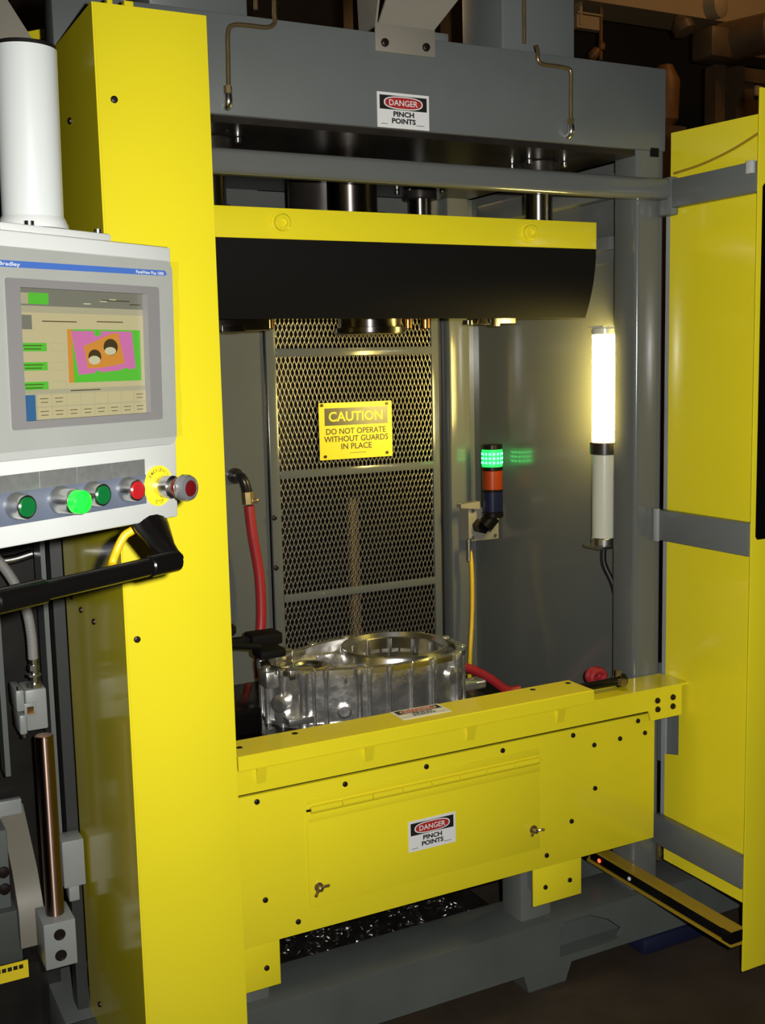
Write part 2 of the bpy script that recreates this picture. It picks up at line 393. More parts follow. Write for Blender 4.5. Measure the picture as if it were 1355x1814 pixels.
# ================================================================ die bed and fixture
BED = thing('fixture_bed', 'black oily fixture bed carrying the aluminium casting', 'fixture', (1.1, 2.7, 0.10))
part('lower_table', MB().box(0.62, 1.94, 2.47, 3.14, 0.42, 0.56, 0.004), 'black_matte', BED)
part('bed_plate', MB().box(0.62, 1.60, 2.40, 3.08, 0.56, 0.672, 0.006), 'black', BED)
part('support_leg', MB().box(0.66, 0.76, 2.95, 3.10, 0.128, 0.42), 'black_matte', BED)
part('support_leg', MB().box(1.75, 1.88, 2.95, 3.10, 0.128, 0.42), 'black_matte', BED)
part('locator_block', MB().box(0.72, 1.0, 2.62, 2.98, 0.672, 0.74, 0.006), 'black', BED)
part('locator_block', MB().box(1.605, 1.69, 2.60, 2.70, 0.56, 0.66, 0.006), 'black', BED)
part('clamp_post', MB().cyl((0.93, 2.75, 0.74), (0.93, 2.75, 0.90), 0.022, 16, ch=0.003).rev([(0.014, 0), (0.020, 0.006), (0.020, 0.022), (0.012, 0.030)], (0.965, 2.75, 0.905), (0, 0, 1), 14), 'black', BED)
part('clamp_arm', MB().tube([(0.93, 2.75, 0.886), (1.055, 2.755, 0.860)], 0.009, 12).box(1.04, 1.115, 2.72, 2.79, 0.832, 0.856, 0.008), 'black_matte', BED)
part('clamp_rod', MB().tube([(0.75, 2.86, 0.862), (1.12, 2.86, 0.855)], 0.012, 12).box(1.06, 1.15, 2.83, 2.90, 0.840, 0.872, 0.006), 'black_matte', BED)
part('clamp_rod_post', MB().cyl((0.78, 2.86, 0.74), (0.78, 2.86, 0.87), 0.016, 12), 'steel_dark', BED)
for k, (x, y) in enumerate(((0.88, 2.60), (0.905, 2.60))):
    bolt((x, y+0.02, 0.7405), (0, 0, 1), BED, 0.6, 'bolt')

# ================================================================ aluminium gearbox casting
CA = thing('aluminium_casting', 'bright ribbed aluminium gearbox casting clamped on the black bed', 'casting', (1.33, 2.69, 0.672))
OUT = [(1.045, 2.70), (1.07, 2.635), (1.107, 2.600), (1.18, 2.573), (1.262, 2.541), (1.34, 2.530), (1.43, 2.527), (1.52, 2.536), (1.57, 2.573), (1.597, 2.63), (1.602, 2.70),
       (1.583, 2.765), (1.54, 2.815), (1.48, 2.85), (1.40, 2.868), (1.32, 2.868), (1.25, 2.85), (1.19, 2.815), (1.12, 2.80), (1.06, 2.765)]
def inset(poly, d):
    n = len(poly); out = []
    for i in range(n):
        a, b, c = Vector(poly[i-1]), Vector(poly[i]), Vector(poly[(i+1) % n])
        e1 = (b-a).normalized(); e2 = (c-b).normalized(); n1 = Vector((-e1.y, e1.x)); n2 = Vector((-e2.y, e2.x))
        m = (n1+n2).normalized(); out.append(tuple(b+m*d/max(0.4, m.dot(n1))))
    return out
def circ(x, y, r, n=32): return [(x+r*math.cos(2*math.pi*i/n), y+r*math.sin(2*math.pi*i/n)) for i in range(n)]
BC = (1.425, 2.697)
shell = MB(); shell.holed(OUT, [inset(OUT, 0.011)], 0.672, 0.812, 'z')
part('shell_wall', shell, 'alu', CA)
part('rim_flange', MB().holed(inset(OUT, -0.007), [inset(OUT, 0.016)], 0.808, 0.822, 'z'), 'alu_machined', CA)
part('foot_flange', MB().holed(inset(OUT, -0.006), [inset(OUT, 0.02)], 0.672, 0.682, 'z'), 'alu', CA)
part('deck', MB().holed(inset(OUT, 0.011), [circ(*BC, 0.138)[::-1], circ(1.165, 2.69, 0.047, 20)[::-1]], 0.772, 0.782, 'z'), 'alu', CA)
part('bell_ring', MB().rev([(0.138, 0.0), (0.150, 0.0), (0.150, 0.112), (0.146, 0.118), (0.140, 0.118), (0.134, 0.106), (0.138, 0.10)], (*BC, 0.712), (0, 0, 1), 48, True), 'alu_machined', CA)
part('bell_floor', MB().rev([(0.060, 0), (0.139, 0), (0.139, 0.012), (0.066, 0.012)], (*BC, 0.70), (0, 0, 1), 40, True), 'alu', CA)
part('bearing_seat', MB().rev([(0.034, 0), (0.056, 0), (0.056, 0.036), (0.050, 0.040), (0.040, 0.040), (0.034, 0.034)], (1.165, 2.69, 0.770), (0, 0, 1), 28, True), 'alu_machined', CA)
def on_out(t):
    i = int(t); a, b = Vector(OUT[i]), Vector(OUT[(i+1) % len(OUT)]); p = a.lerp(b, t-i); e = (b-a).normalized(); return p, Vector((e.y, -e.x))
for t, r in ((0.1, 0.010), (0.9, 0.009), (2.0, 0.016), (2.35, 0.007), (2.75, 0.008), (3.75, 0.012), (4.05, 0.009), (4.75, 0.009), (5.5, 0.006), (6.2, 0.010), (7.1, 0.012), (7.45, 0.008), (8.6, 0.010), (10.2, 0.010), (11.5, 0.011), (13, 0.011), (14.5, 0.011), (16, 0.011), (17.4, 0.010), (19, 0.01)):
    p, nn = on_out(t); q = p+nn*(r*0.35)
    part('rib', MB().rev([(r*1.1, 0.0), (r*0.85, 0.02), (r*0.8, 0.11), (r*1.15, 0.135), (r*1.15, 0.151), (r*0.8, 0.153)], (q.x, q.y, 0.672), (0, 0, 1), 12), 'alu', CA)
for a in range(0, 360, 30):
    x, y = BC[0]+0.128*math.cos(R(a+8)), BC[1]+0.128*math.sin(R(a+8))
    part('inner_rib', MB().box(x-0.005, x+0.005, y-0.005, y+0.005, 0.712, 0.815, 0.002), 'alu_machined', CA)
part('side_port', MB().rev([(0.018, 0), (0.024, 0.004), (0.024, 0.030), (0.016, 0.034), (0.012, 0.034)], (1.075, 2.65, 0.735), (-0.8, -0.6, 0), 16), 'alu', CA)
part('side_port', MB().rev([(0.016, 0), (0.019, 0.003), (0.019, 0.024), (0.010, 0.026)], (1.075, 2.65, 0.700), (-0.8, -0.6, 0), 14), 'alu', CA)
part('side_pad', MB().box(1.055, 1.125, 2.575, 2.62, 0.690, 0.708, 0.003), 'alu', CA)
part('side_pad', MB().box(1.03, 1.075, 2.66, 2.72, 0.77, 0.815, 0.006), 'alu', CA)
part('top_pad', MB().box(1.075, 1.145, 2.608, 2.64, 0.80, 0.826, 0.004), 'alu_machined', CA)
part('top_pad', MB().box(1.09, 1.14, 2.74, 2.79, 0.80, 0.845, 0.004), 'alu_machined', CA)
p0, n0 = on_out(3.3)
part('casting_boss', MB().rev([(0.020, 0), (0.020, 0.008), (0.014, 0.010), (0.012, 0.006)], (p0.x, p0.y, 0.712), (n0.x, n0.y, 0), 18), 'alu', CA)
part('casting_boss', MB().rev([(0.026, 0), (0.024, 0.010), (0.016, 0.012)], (1.52, 2.54, 0.765), (0.2, -1, 0), 18), 'alu', CA)
part('mounting_ear', MB().box(1.585, 1.665, 2.60, 2.65, 0.69, 0.715, 0.006), 'alu', CA)
part('web', MB().box(1.20, 1.30, 2.62, 2.632, 0.782, 0.812, 0.003).box(1.22, 1.29, 2.76, 2.772, 0.782, 0.812, 0.003).box(1.205, 1.217, 2.56, 2.66, 0.782, 0.812, .003), 'alu', CA)

# ================================================================ ram
RM = thing('press_ram', 'yellow fronted press ram with black curved skirt on chrome guide rods', 'press ram', (1.28, 2.7, 1.68))
part('front_plate', MB().box(0.672, 1.888, 2.40, 2.425, 1.881, 1.949, 0.0015), 'yellow', RM)
sk = []
for i in range(9):
    t = i/8; sk.append((2.402+0.045*t*t, 1.881-0.174*t))
prof = sk+[(y+0.012, z) for y, z in sk[::-1]]
part('skirt', MB().prism(prof, 0.672, 1.888, 'x'), 'black_matte', RM, label='black curved rubber skirt below the yellow bar')
part('platen', MB().box(0.69, 1.87, 2.47, 3.10, 1.745, 1.93, 0.004), 'steel_dark', RM)
part('platen', MB().box(0.69, 1.87, 2.425, 2.47, 1.89, 1.935), 'steel_dark', RM)
for x, z in ((1.004, 1.916), (1.673, 1.915)):
    mb = MB().rev([(0.024, 0), (0.024, 0.003), (0.019, 0.004), (0.019, 0.016), (0.016, 0.019), (0.010, 0.019), (0.009, 0.012)], (x, 2.40, z), NY, 20)
    part('cap_screw', mb, 'yellow', RM)
for x, y, r in ((1.790, 2.52, 0.035), (1.715, 3.02, 0.034), (0.885, 2.52, 0.035), (0.885, 3.02, 0.034)):
    part('guide_rod', MB().cyl((x, y, 1.93), (x, y, 2.112), r, 32), 'chrome', RM)
    part('rod_flange', MB().cyl((x, y, 1.93), (x, y, 1.955), r*1.8, 28, ch=0.003), 'steel_dark', RM)
    part('rod_bush', MB().cyl((x, y, 2.080), (x, y, 2.112), r*1.5, 28, ch=0.003), 'steel_dark', RM)
    for a in (35, 145, 215, 325):
        bx, by = x+0.068*math.cos(R(a)), y+0.068*math.sin(R(a))
        part('flange_screw', MB().cyl((bx, by, 2.098), (bx, by, 2.112), 0.008, 10, ch=0.002), 'zinc', RM)
part('bronze_sleeve', MB().cyl((1.845, 2.555, 1.95), (1.845, 2.555, 2.112), 0.013, 20), 'bronze', RM)
part('cylinder_rod', MB().cyl((1.335, 2.72, 1.93), (1.335, 2.72, 2.112), 0.072, 40), 'rod_dark', RM)
part('cylinder_gland', MB().cyl((1.30, 2.80, 1.93), (1.30, 2.80, 2.112), 0.098, 40), 'steel_dark', RM)
part('hydraulic_block', MB().box(1.0, 1.19, 2.70, 2.80, 1.93, 1.985, 0.004), 'grey', RM)
part('hydraulic_block', MB().box(0.93, 0.985, 2.66, 2.74, 1.93, 1.99, 0.004), 'steel_dark', RM)
part('hose_guide', MB().tube([(1.44, 2.86, 1.93), (1.455, 2.86, 1.985), (1.50, 2.86, 2.005), (1.545, 2.86, 1.985), (1.56, 2.86, 1.93)], 0.013, 12), 'black_matte', RM)
part('press_nose', MB().rev([(0.092, 0.0), (0.096, 0.004), (0.096, 0.016), (0.084, 0.018), (0.084, 0.07)], (1.384, 2.72, 1.677), (0, 0, 1), 40), 'rod_dark', RM)
part('tool_block', MB().box(0.93, 1.075, 2.66, 2.76, 1.688, 1.745, 0.003).box(0.945, 1.005, 2.65, 2.70, 1.684, 1.70, 0.002), 'rod_dark', RM)
part('tool_pin', MB().cyl((1.094, 2.71, 1.692), (1.094, 2.71, 1.745), 0.011, 16, ch=0.002), 'bronze', RM)
part('tool_pin', MB().cyl((1.495, 2.71, 1.690), (1.495, 2.71, 1.745), 0.012, 16, ch=0.002), 'bronze', RM)
part('tool_pin', MB().cyl((1.555, 2.72, 1.690), (1.555, 2.72, 1.745), 0.014, 16, ch=0.002), 'bronze', RM)
part('tool_shoe', MB().box(1.70, 1.82, 2.67, 2.74, 1.702, 1.745, 0.003).box(1.735, 1.76, 2.66, 2.675, 1.695, 1.745, 0.002).cyl((1.68, 2.70, 1.700), (1.68, 2.70, 1.712), 0.016, 16), 'rod_dark', RM)

# ================================================================ left guard tower
TL = thing('guard_tower', 'tall bright yellow sheet metal tower in front of the press, left side', 'guard', (0.61, 2.1, 0.035), 'yellow guard towers')
part('front_cover', MB().box(0.508, 0.708, 2.0, 2.003, 0.035, 2.218, 0.0012), 'yellow', TL)
part('side_cover', MB().box(0.505, 0.508, 2.0015, 2.505, 0.035, 2.218), 'yellow', TL)
part('inner_cover', MB().box(0.705, 0.708, 2.003, 2.27, 0.035, 2.218), 'yellow', TL)
part('top_cover', MB().box(0.508, 0.705, 2.003, 2.27, 2.214, 2.218), 'yellow', TL)
for x, z in ((0.535, 2.06), (0.526, 1.11)): bolt((x, 2.0, z), NY, TL, 0.98)
for y, z in ((2.202, 2.061), (2.354, 1.102), (2.241, 1.099), (2.398, 0.195), (2.44, 1.115)): bolt((0.505, y, z), (-1, 0, 0), TL)
part('lifting_tab', MB().box(0.545, 0.555, 2.05, 2.08, 2.218, 2.242, 0.002), 'yellow', TL)
part('lifting_tab', MB().box(0.575, 0.592, 2.05, 2.08, 2.218, 2.242, 0.002), 'yellow', TL)

# ================================================================ right guard tower and wing
TR = thing('guard_tower', 'yellow guard wing with three grey rails and end tower, right of the column', 'guard', (2.1, 2.15, 0.035), 'yellow guard towers')
part('end_cover', MB().box(2.041, 2.26, 1.995, 2.0, 0.035, 2.212, 0.0015), 'yellow', TR)
part('end_cover_back', MB().box(2.11, 2.26, 2.0, 2.035, 0.035, 2.21), 'yellow', TR)
sl = [(2.054, 1.16), (2.060, 1.153), (2.20, 1.153), (2.21, 1.16), (2.21, 1.99), (2.20, 1.997), (2.060, 1.997), (2.054, 1.99)]
part('sensor_window', MB().prism(sl, 1.9935, 1.9955), 'black', TR, label='black light curtain window in the yellow tower')
wp = [(2.001, 0.206), (2.318, 0.206), (2.318, 0.512), (2.264, 0.525), (2.264, 0.735), (2.318, 0.735), (2.318, 2.170), (2.001, 2.158)]
part('wing_panel', MB().prism(wp, 2.0625, 2.0665, 'x'), 'yellow', TR)
part('rail', MB().box(2.036, 2.0615, 2.0, 2.336, 1.112, 1.194, 0.003), 'grey', TR)
part('rail', MB().box(2.035, 2.0615, 2.0, 2.284, 1.977, 2.048, 0.003), 'grey', TR)
part('rail', MB().box(2.036, 2.0615, 2.0, 2.336, 0.256, 0.338, 0.003), 'grey', TR)
part('weld_plate', MB().box(2.032, 2.0615, 2.284, 2.336, 1.96, 2.056, 0.006), 'grey', TR)
part('weld_plate', MB().box(2.028, 2.040, 2.318, 2.336, 1.108, 1.198, 0.004), 'grey_light', TR)
part('wing_cable', MB().tube([(2.058, 2.30, 2.066), (2.058, 2.20, 2.073), (2.058, 2.10, 2.090), (2.058, 2.02, 2.112), (2.058, 2.002, 2.118)], 0.0032, 8), 'wire', TR)
part('cable_clip', MB().box(2.026, 2.036, 2.001, 2.022, 2.020, 2.050, 0.002), 'white', TR, label='small white clip on the top rail')
part('hinge_strip', MB().box(2.064, 2.072, 2.320, 2.335, 0.33, 1.98), 'grey_light', TR)
part('panel_stop', MB().box(2.050, 2.0615, 2.325, 2.335, 0.20, 0.25, 0.002), 'brass', TR)

# ================================================================ front guard
FG = thing('front_guard', 'low yellow front guard with hinged hatch and bolted ledge', 'guard', (1.37, 2.27, 0.2))
part('panel', MB().box(0.72, 1.984, 2.270, 2.282, 0.305, 0.6575, 0.0015), 'yellow', FG)
part('panel_backing', MB().box(0.74, 1.98, 2.300, 2.306, 0.60, 0.732), 'steel_dark', FG)
part('ledge_face', MB().prism([(0.72, 0.676), (1.938, 0.676), (1.945, 0.648), (2.050, 0.648), (2.050, 0.736), (0.72, 0.736)], 2.240, 2.246), 'yellow', FG)
part('ledge_top', MB().prism([(0.72, 2.228), (2.066, 2.228), (2.066, 2.246), (2.054, 2.333), (0.72, 2.333)], 0.733, 0.739, 'z'), 'yellow', FG)
for x in (0.76, 1.17, 1.60, 1.93): part('panel_standoff', MB().box(x, x+0.03, 2.282, 2.300, 0.62, 0.655), 'steel_dark', FG)
for x in (0.835, 1.10, 1.375, 1.640):
    part('gusset', MB().prism([(2.2285, 0.733), (2.240, 0.733), (2.240, 0.694)], x, x+0.022, 'x'), 'yellow', FG)
cv = [(2.214, 0.739), (2.216, 0.768), (2.219, 0.7705), (2.322, 0.7705), (2.326, 0.767), (2.326, 0.739)]
part('cover_channel', MB().prism(cv, 0.787, 1.738, 'x'), 'yellow', FG)
part('cover_lip', MB().box(0.787, 1.738, 2.2135, 2.2145, 0.739, 0.743), 'yellow', FG)
for x, y in ((0.955, 2.30), (0.812, 2.275), (1.61, 2.30), (1.72, 2.30)):
    part('cover_hole', MB().cyl((x, y, 0.7700), (x, y, 0.7709), 0.0075, 14), 'black_matte', FG)
part('stop_rod', MB().cyl((1.738, 2.285, 0.757), (1.885, 2.285, 0.757), 0.011, 16).rev([(0.013, 0), (0.017, 0.003), (0.017, 0.026), (0.012, 0.03)], (1.865, 2.285, 0.757), (1, 0, 0), 16), 'black', FG, label='black stop rod beyond the cover end')
part('rod_fitting', MB().cyl((1.872, 2.285, 0.757), (1.872, 2.285, 0.786), 0.008, 12).cyl((1.872, 2.26, 0.757), (1.872, 2.30, 0.757), 0.011, 12), 'brass', FG)
# hatch
HT = part('hatch', MB().box(0.963, 1.606, 2.266, 2.2705, 0.362, 0.588, 0.0015), 'yellow', FG)
part('hatch_upper_leaf', MB().box(0.966, 1.606, 2.2675, 2.2705, 0.609, 0.627, 0.001), 'yellow', HT)
part('hatch_lower_leaf', MB().box(0.966, 1.606, 2.2645, 2.266, 0.568, 0.586, 0.0006), 'yellow', HT)
for k in range(8):
    x0 = 0.972+k*0.079
    part('hinge_knuckle', MB().cyl((x0, 2.2635, 0.597), (x0+0.0775, 2.2635, 0.597), 0.0085, 14, ch=0.001), 'yellow', HT)
part('hinge_pin', MB().cyl((0.962, 2.2635, 0.597), (1.606, 2.2635, 0.597), 0.003, 8), 'bolt', HT)
for x, z, a in ((0.987, 0.409, 0.5), (1.585, 0.417, 0.2)):
    mb = MB().rev([(0.011, 0), (0.011, 0.003), (0.007, 0.004), (0.006, 0.016), (0.003, 0.018)], (x, 2.266, z), NY, 14)
    for s in (-1, 1):
        mb.tube([(x, 2.256, z), (x+s*0.012*math.cos(a), 2.250, z+s*0.012*math.sin(a)), (x+s*0.019*math.cos(a), 2.243, z+s*0.019*math.sin(a))], 0.0035, 8)
    part('wing_nut', mb, 'brass', HT)
for x, z in ((0.846, .641), (1.063, .639), (1.279, .640), (1.497, .640), (1.713, .641), (1.781, .603), (1.866, .605), (1.95, .606), (1.926, .643), (1.784, .485), (1.708, .411), (1.629, .336), (0.857, .408), (0.935, .336)):
    bolt((x, 2.27, z), NY, FG)
for x, z in ((1.966, .700), (2.019, .701), (1.967, .676), (2.019, .676)): bolt((x, 2.24, z), NY, FG, 1.25)
T1 = part('mounting_tab', MB().box(1.597, 1.750, 2.283, 2.29, 0.197, 0.345, 0.0015), 'yellow', FG)
T2 = part('mounting_tab', MB().box(0.74, 0.893, 2.283, 2.29, 0.190, 0.345, 0.0015), 'yellow', FG)
for x, z in ((1.634, .243), (1.712, .244)): bolt((x, 2.283, z), NY, T1)
bolt((0.859, 2.283, .238), NY, T2); bolt((0.78, 2.283, .238), NY, T2)
part('tab_bracket', MB().box(1.62, 1.69, 2.29, 2.345, 0.22, 0.33), 'grey', FG)
part('tab_bracket', MB().box(0.81, 0.88, 2.29, 2.345, 0.22, 0.33), 'grey', FG)
part('notch_plate', MB().box(2.074, 2.080, 2.25, 2.40, 0.48, 0.76), 'grey', FR)
part('end_bracket', MB().box(1.99, 2.030, 2.246, 2.336, 0.655, 0.715), 'grey', FG)

# ================================================================ rear mesh door
MD = thing('mesh_door', 'grey expanded metal mesh door at the back of the press', 'door', (1.57, 3.2, 0.20))
X0, X1, Z0, Z1 = 1.272, 1.868, 0.20, 1.98
fr = MB().box(X0, X0+0.031, 3.185, 3.20, Z0, Z1, 0.002); part('frame_stile', fr, 'grey_gloss', MD)
part('frame_stile', MB().box(X1-0.026, X1, 3.185, 3.20, Z0, Z1, 0.002), 'grey_gloss', MD)
for z in (1.638, 1.268, 0.885, 0.43):
    part('cross_bar', MB().box(X0+0.031, X1-0.026, 3.1835, 3.1895, z-0.012, z+0.012, 0.001), 'grey_gloss', MD)
for z in (1.14, 0.985, 1.80): bolt((X0+0.007, 3.185, z), NY, MD, 1.3)
part('hinge_channel', MB().box(X1+0.003, X1+0.017, 3.20, 3.22, Z0, Z1), 'steel_dark', MD)
ms = MB(); sw, lw = 0.0143, 0.0385; xa, xb = X0+0.028, X1-0.024; n = int((xb-xa)/(sw/2)); nz = int((Z1-0.22)/lw)
hw, ht = 0.0017, 0.0010
for i in range(n):
    xl = xa+i*sw/2; xr = xl+sw/2; vs = []; fs = []
    for k in range(2*nz+1):
        xc = xl if (k+i) % 2 == 0 else xr
        for dz in (-0.06, 0.06):
            z = 0.21+k*lw/2+dz*lw; tilt = 0.00035 if (k+i) % 2 == 0 else -0.00035
            vs += [(xc-hw, 3.1915-ht+tilt, z), (xc+hw, 3.1915-ht-tilt, z), (xc+hw, 3.1915+ht-tilt, z), (xc-hw, 3.1915+ht+tilt, z)]
    m = len(vs)//4
    for j in range(m-1):
        for q in range(4): fs.append((4*j+q, 4*j+(q+1) % 4, 4*j+4+(q+1) % 4, 4*j+4+q))
    ms.add(vs, fs)
part('expanded_mesh', ms, 'mesh_paint', MD, kind='stuff', smooth=False)

# ================================================================ signs
def sign_thing(name, label, c, ux, uz, wd, ht, plate_mat, layers, cat='sign', group=None, screws=None):
    """layers: list of (part name, material, builder(mb)); local x across, z up, -y out of the sign"""
    ux, uz = Vector(ux), Vector(uz); uy = uz.cross(ux)
    mb = MB().frame(c, ux, uy, uz); mb.box(-wd/2, wd/2, -0.0012, 0.0, -ht/2, ht/2)
    o = solo(name, mb, plate_mat, label, cat, loc=c, group=group)
    for k, (pn, pm, fn) in enumerate(layers):
        mb = MB().frame(c, ux, uy, uz); fn(mb, -0.0015-0.00025*k); part(pn, mb, pm, o, smooth=False)
    return o
def danger_layers(wd, ht, text=True):
    def hd(mb, y): rect(mb, -wd*0.455, wd*0.455, ht*0.02, ht*0.42, y)
    def ov(mb, y): ellipse(mb, 0, ht*0.22, wd*0.375, ht*0.185, y, 40, 2.6)
    def rd(mb, y): ellipse(mb, 0, ht*0.22, wd*0.350, ht*0.155, y, 40, 2.6)
    def tx(mb, y): put_text(mb, 'DANGER', 0, ht*0.22, wd*0.55, ht*0.17, y, 0.012)
    def bd(mb, y):
        put_text(mb, 'PINCH', 0, -ht*0.10, wd*0.40, ht*0.155, y, 0.04)
        put_text(mb, 'POINTS', 0, -ht*0.295, wd*0.46, ht*0.155, y, 0.04)
        rect(mb, -wd*0.44, -wd*0.31, -ht*0.405, -ht*0.39, y); rect(mb, wd*0.24, wd*0.40, -ht*0.395, -ht*0.38, y)
    return [('header_panel', 'print_black', hd), ('oval_border', 'print_white', ov), ('red_oval', 'print_red', rd), ('danger_lettering', 'print_white', tx), ('lettering', 'print_black', bd)]
sign_thing('warning_sign', 'DANGER PINCH POINTS sign on the grey top beam', (1.2865, 2.3345, 2.166), (1, 0, 0), (0, 0, 1), 0.134, 0.077, 'print_white', danger_layers(0.134, 0.077), group='danger pinch point signs')
sign_thing('warning_sign', 'DANGER PINCH POINTS sign on the yellow hatch', (1.2895, 2.2658, 0.4755), (1, 0, 0), (0, 0, 1), 0.131, 0.077, 'print_white', danger_layers(0.131, 0.077), group='danger pinch point signs')
sign_thing('warning_sign', 'DANGER sign lying flat on top of the yellow cover', (1.277, 2.288, 0.7708), (1, 0, 0), (0, 1, 0), 0.131, 0.066, 'print_white', danger_layers(0.131, 0.066), group='danger pinch point signs')
CW, CH = 0.254, 0.176
def c_hd(mb, y): rect(mb, -CW*0.425, CW*0.44, CH*0.10, CH*0.405, y)
def c_tx(mb, y): put_text(mb, 'CAUTION', 0, CH*0.255, CW*0.74, CH*0.175, y, 0.022)
def c_bd(mb, y):
    put_text(mb, 'DO NOT OPERATE', 0, -CH*0.005, CW*0.82, CH*0.105, y, 0.012)
    put_text(mb, 'WITHOUT GUARDS', 0, -CH*0.140, CW*0.88, CH*0.105, y, 0.012)
    put_text(mb, 'IN PLACE', 0, -CH*0.275, CW*0.42, CH*0.105, y, 0.012)
    rect(mb, -CW*0.10, CW*0.13, -CH*0.400, -CH*0.392, y)
def c_sc(mb, y):
    for x, z in ((-0.43, -0.44), (0.42, -0.43), (-0.46, 0.46), (0.43, 0.45)): mb.cyl((CW*x, y, CH*z), (CW*x, y-0.002, CH*z), 0.005, 10)
sign_thing('caution_sign', 'yellow CAUTION DO NOT OPERATE WITHOUT GUARDS sign on the mesh door', (1.563, 3.1825, 1.394), (1, 0, 0.0), (0, 0, 1), CW, CH, 'caution_yellow',
           [('header_panel', 'caution_dark', c_hd), ('header_lettering', 'caution_yellow', c_tx), ('lettering', 'print_black', c_bd), ('fastener', 'bolt', c_sc)])

# ================================================================ work lamp, stack light, hoses
LP = thing('machine_lamp', 'lit vertical tube lamp on the right inner wall of the press', 'lamp', (1.985, 2.485, 1.07))
lx, ly = 1.985, 2.487
part('lit_tube', MB().cyl((lx, ly, 1.372), (lx, ly, 1.662), 0.034, 28), 'lamp_on', LP, label='glowing warm white diffuser')
part('top_cap', MB().cyl((lx, ly, 1.662), (lx, ly, 1.682), 0.036, 28, ch=0.003).box(lx-0.03, 2.042, ly-0.03, ly+0.03, 1.682, 1.687), 'lamp_off', LP)
part('collar', MB().rev([(0.036, 0), (0.040, 0.002), (0.040, 0.034), (0.036, 0.036)], (lx, ly, 1.336), (0, 0, 1), 28), 'steel_dark', LP)
part('unlit_tube', MB().cyl((lx, ly, 1.105), (lx, ly, 1.336), 0.034, 28), 'lamp_off', LP)
part('bottom_cap', MB().cyl((lx, ly, 1.083), (lx, ly, 1.105), 0.036, 28, ch=0.003).box(lx-0.045, 2.042, ly-0.035, ly+0.035, 1.076, 1.083), 'zinc', LP)
part('power_cable', MB().tube([(lx, ly, 1.083), (lx, ly, 1.03), (lx+0.02, ly-0.02, 0.96), (lx+0.030, ly-0.03, 0.85), (lx+0.030, ly-0.03, 0.565)], 0.008, 10), 'cable_black', LP)

SL = thing('stack_light', 'signal stack light with green on, orange and blue segments', 'signal light', (1.985, 3.05, 1.02))
sx, sy = 1.985, 3.055
def seg(z0, z1, r=0.0335): return [(r-0.002, z0), (r, z0+0.002), (r, z1-0.002), (r-0.002, z1)]
part('cap', MB().rev(seg(1.318, 1.334), (sx, sy, 0), (0, 0, 1), 28), 'black', SL)
g = part('green_lens', MB().rev(seg(1.262, 1.318), (sx, sy, 0), (0, 0, 1), 28), 'st_green', SL)
mb = MB()
for k in range(16):
    a = 2*math.pi*k/16
    for z in (1.276, 1.290, 1.304):
        c = Vector((sx+0.0335*math.cos(a), sy+0.0335*math.sin(a), z)); mb.rev([(0.0045, 0), (0.004, 0.0008), (0.001, 0.0012)], c, (math.cos(a), math.sin(a), 0), 8)
part('led_dots', mb, 'st_green2', g)
part('spacer', MB().rev(seg(1.250, 1.262, 0.0345), (sx, sy, 0), (0, 0, 1), 28), 'black', SL)
part('orange_lens', MB().rev(seg(1.188, 1.250), (sx, sy, 0), (0, 0, 1), 28), 'st_red', SL)
part('spacer', MB().rev(seg(1.182, 1.188, 0.0345), (sx, sy, 0), (0, 0, 1), 28), 'black', SL)
part('blue_lens', MB().rev(seg(1.116, 1.182), (sx, sy, 0), (0, 0, 1), 28), 'st_blue', SL)
part('base_elbow', MB().rev(seg(1.098, 1.116, 0.035), (sx, sy, 0), (0, 0, 1), 28).cyl((sx, sy, 1.10), (1.955, 3.06, 1.068), 0.026, 20).cyl((1.955, 3.06, 1.068), (1.955, 3.095, 1.068), 0.024, 6), 'black', SL)
part('bracket_plate', MB().box(1.918, 2.034, 3.095, 3.099, 1.018, 1.128, 0.001).box(1.918, 1.922, 3.099, 3.15, 1.018, 1.128), 'beige', SL)
part('bracket_arm', MB().prism([(1.878, 1.133), (1.950, 1.125), (1.950, 1.150), (1.878, 1.146)], 3.075, 3.10), 'beige', SL)
for x, z in ((1.932, 1.118), (1.932, 1.030), (2.018, 1.030), (2.018, 1.118)):
    part('plate_screw', MB().cyl((x, 3.095, z), (x, 3.091, z), 0.006, 10), 'zinc', SL)
YC = thing('yellow_cable', 'thin yellow cable hanging below the stack light bracket', 'cable', (1.91, 3.09, 0.56))
part('cable', MB().tube([(1.912, 3.085, 1.005), (1.918, 3.08, 0.94), (1.912, 3.07, 0.80), (1.890, 3.05, 0.66), (1.885, 3.05, 0.561)], 0.0072, 10), 'cable_yellow', YC)
part('connector', MB().cyl((1.912, 3.085, 1.03), (1.912, 3.085, 0.955), 0.0088, 10, ch=0.002), 'zinc', YC)

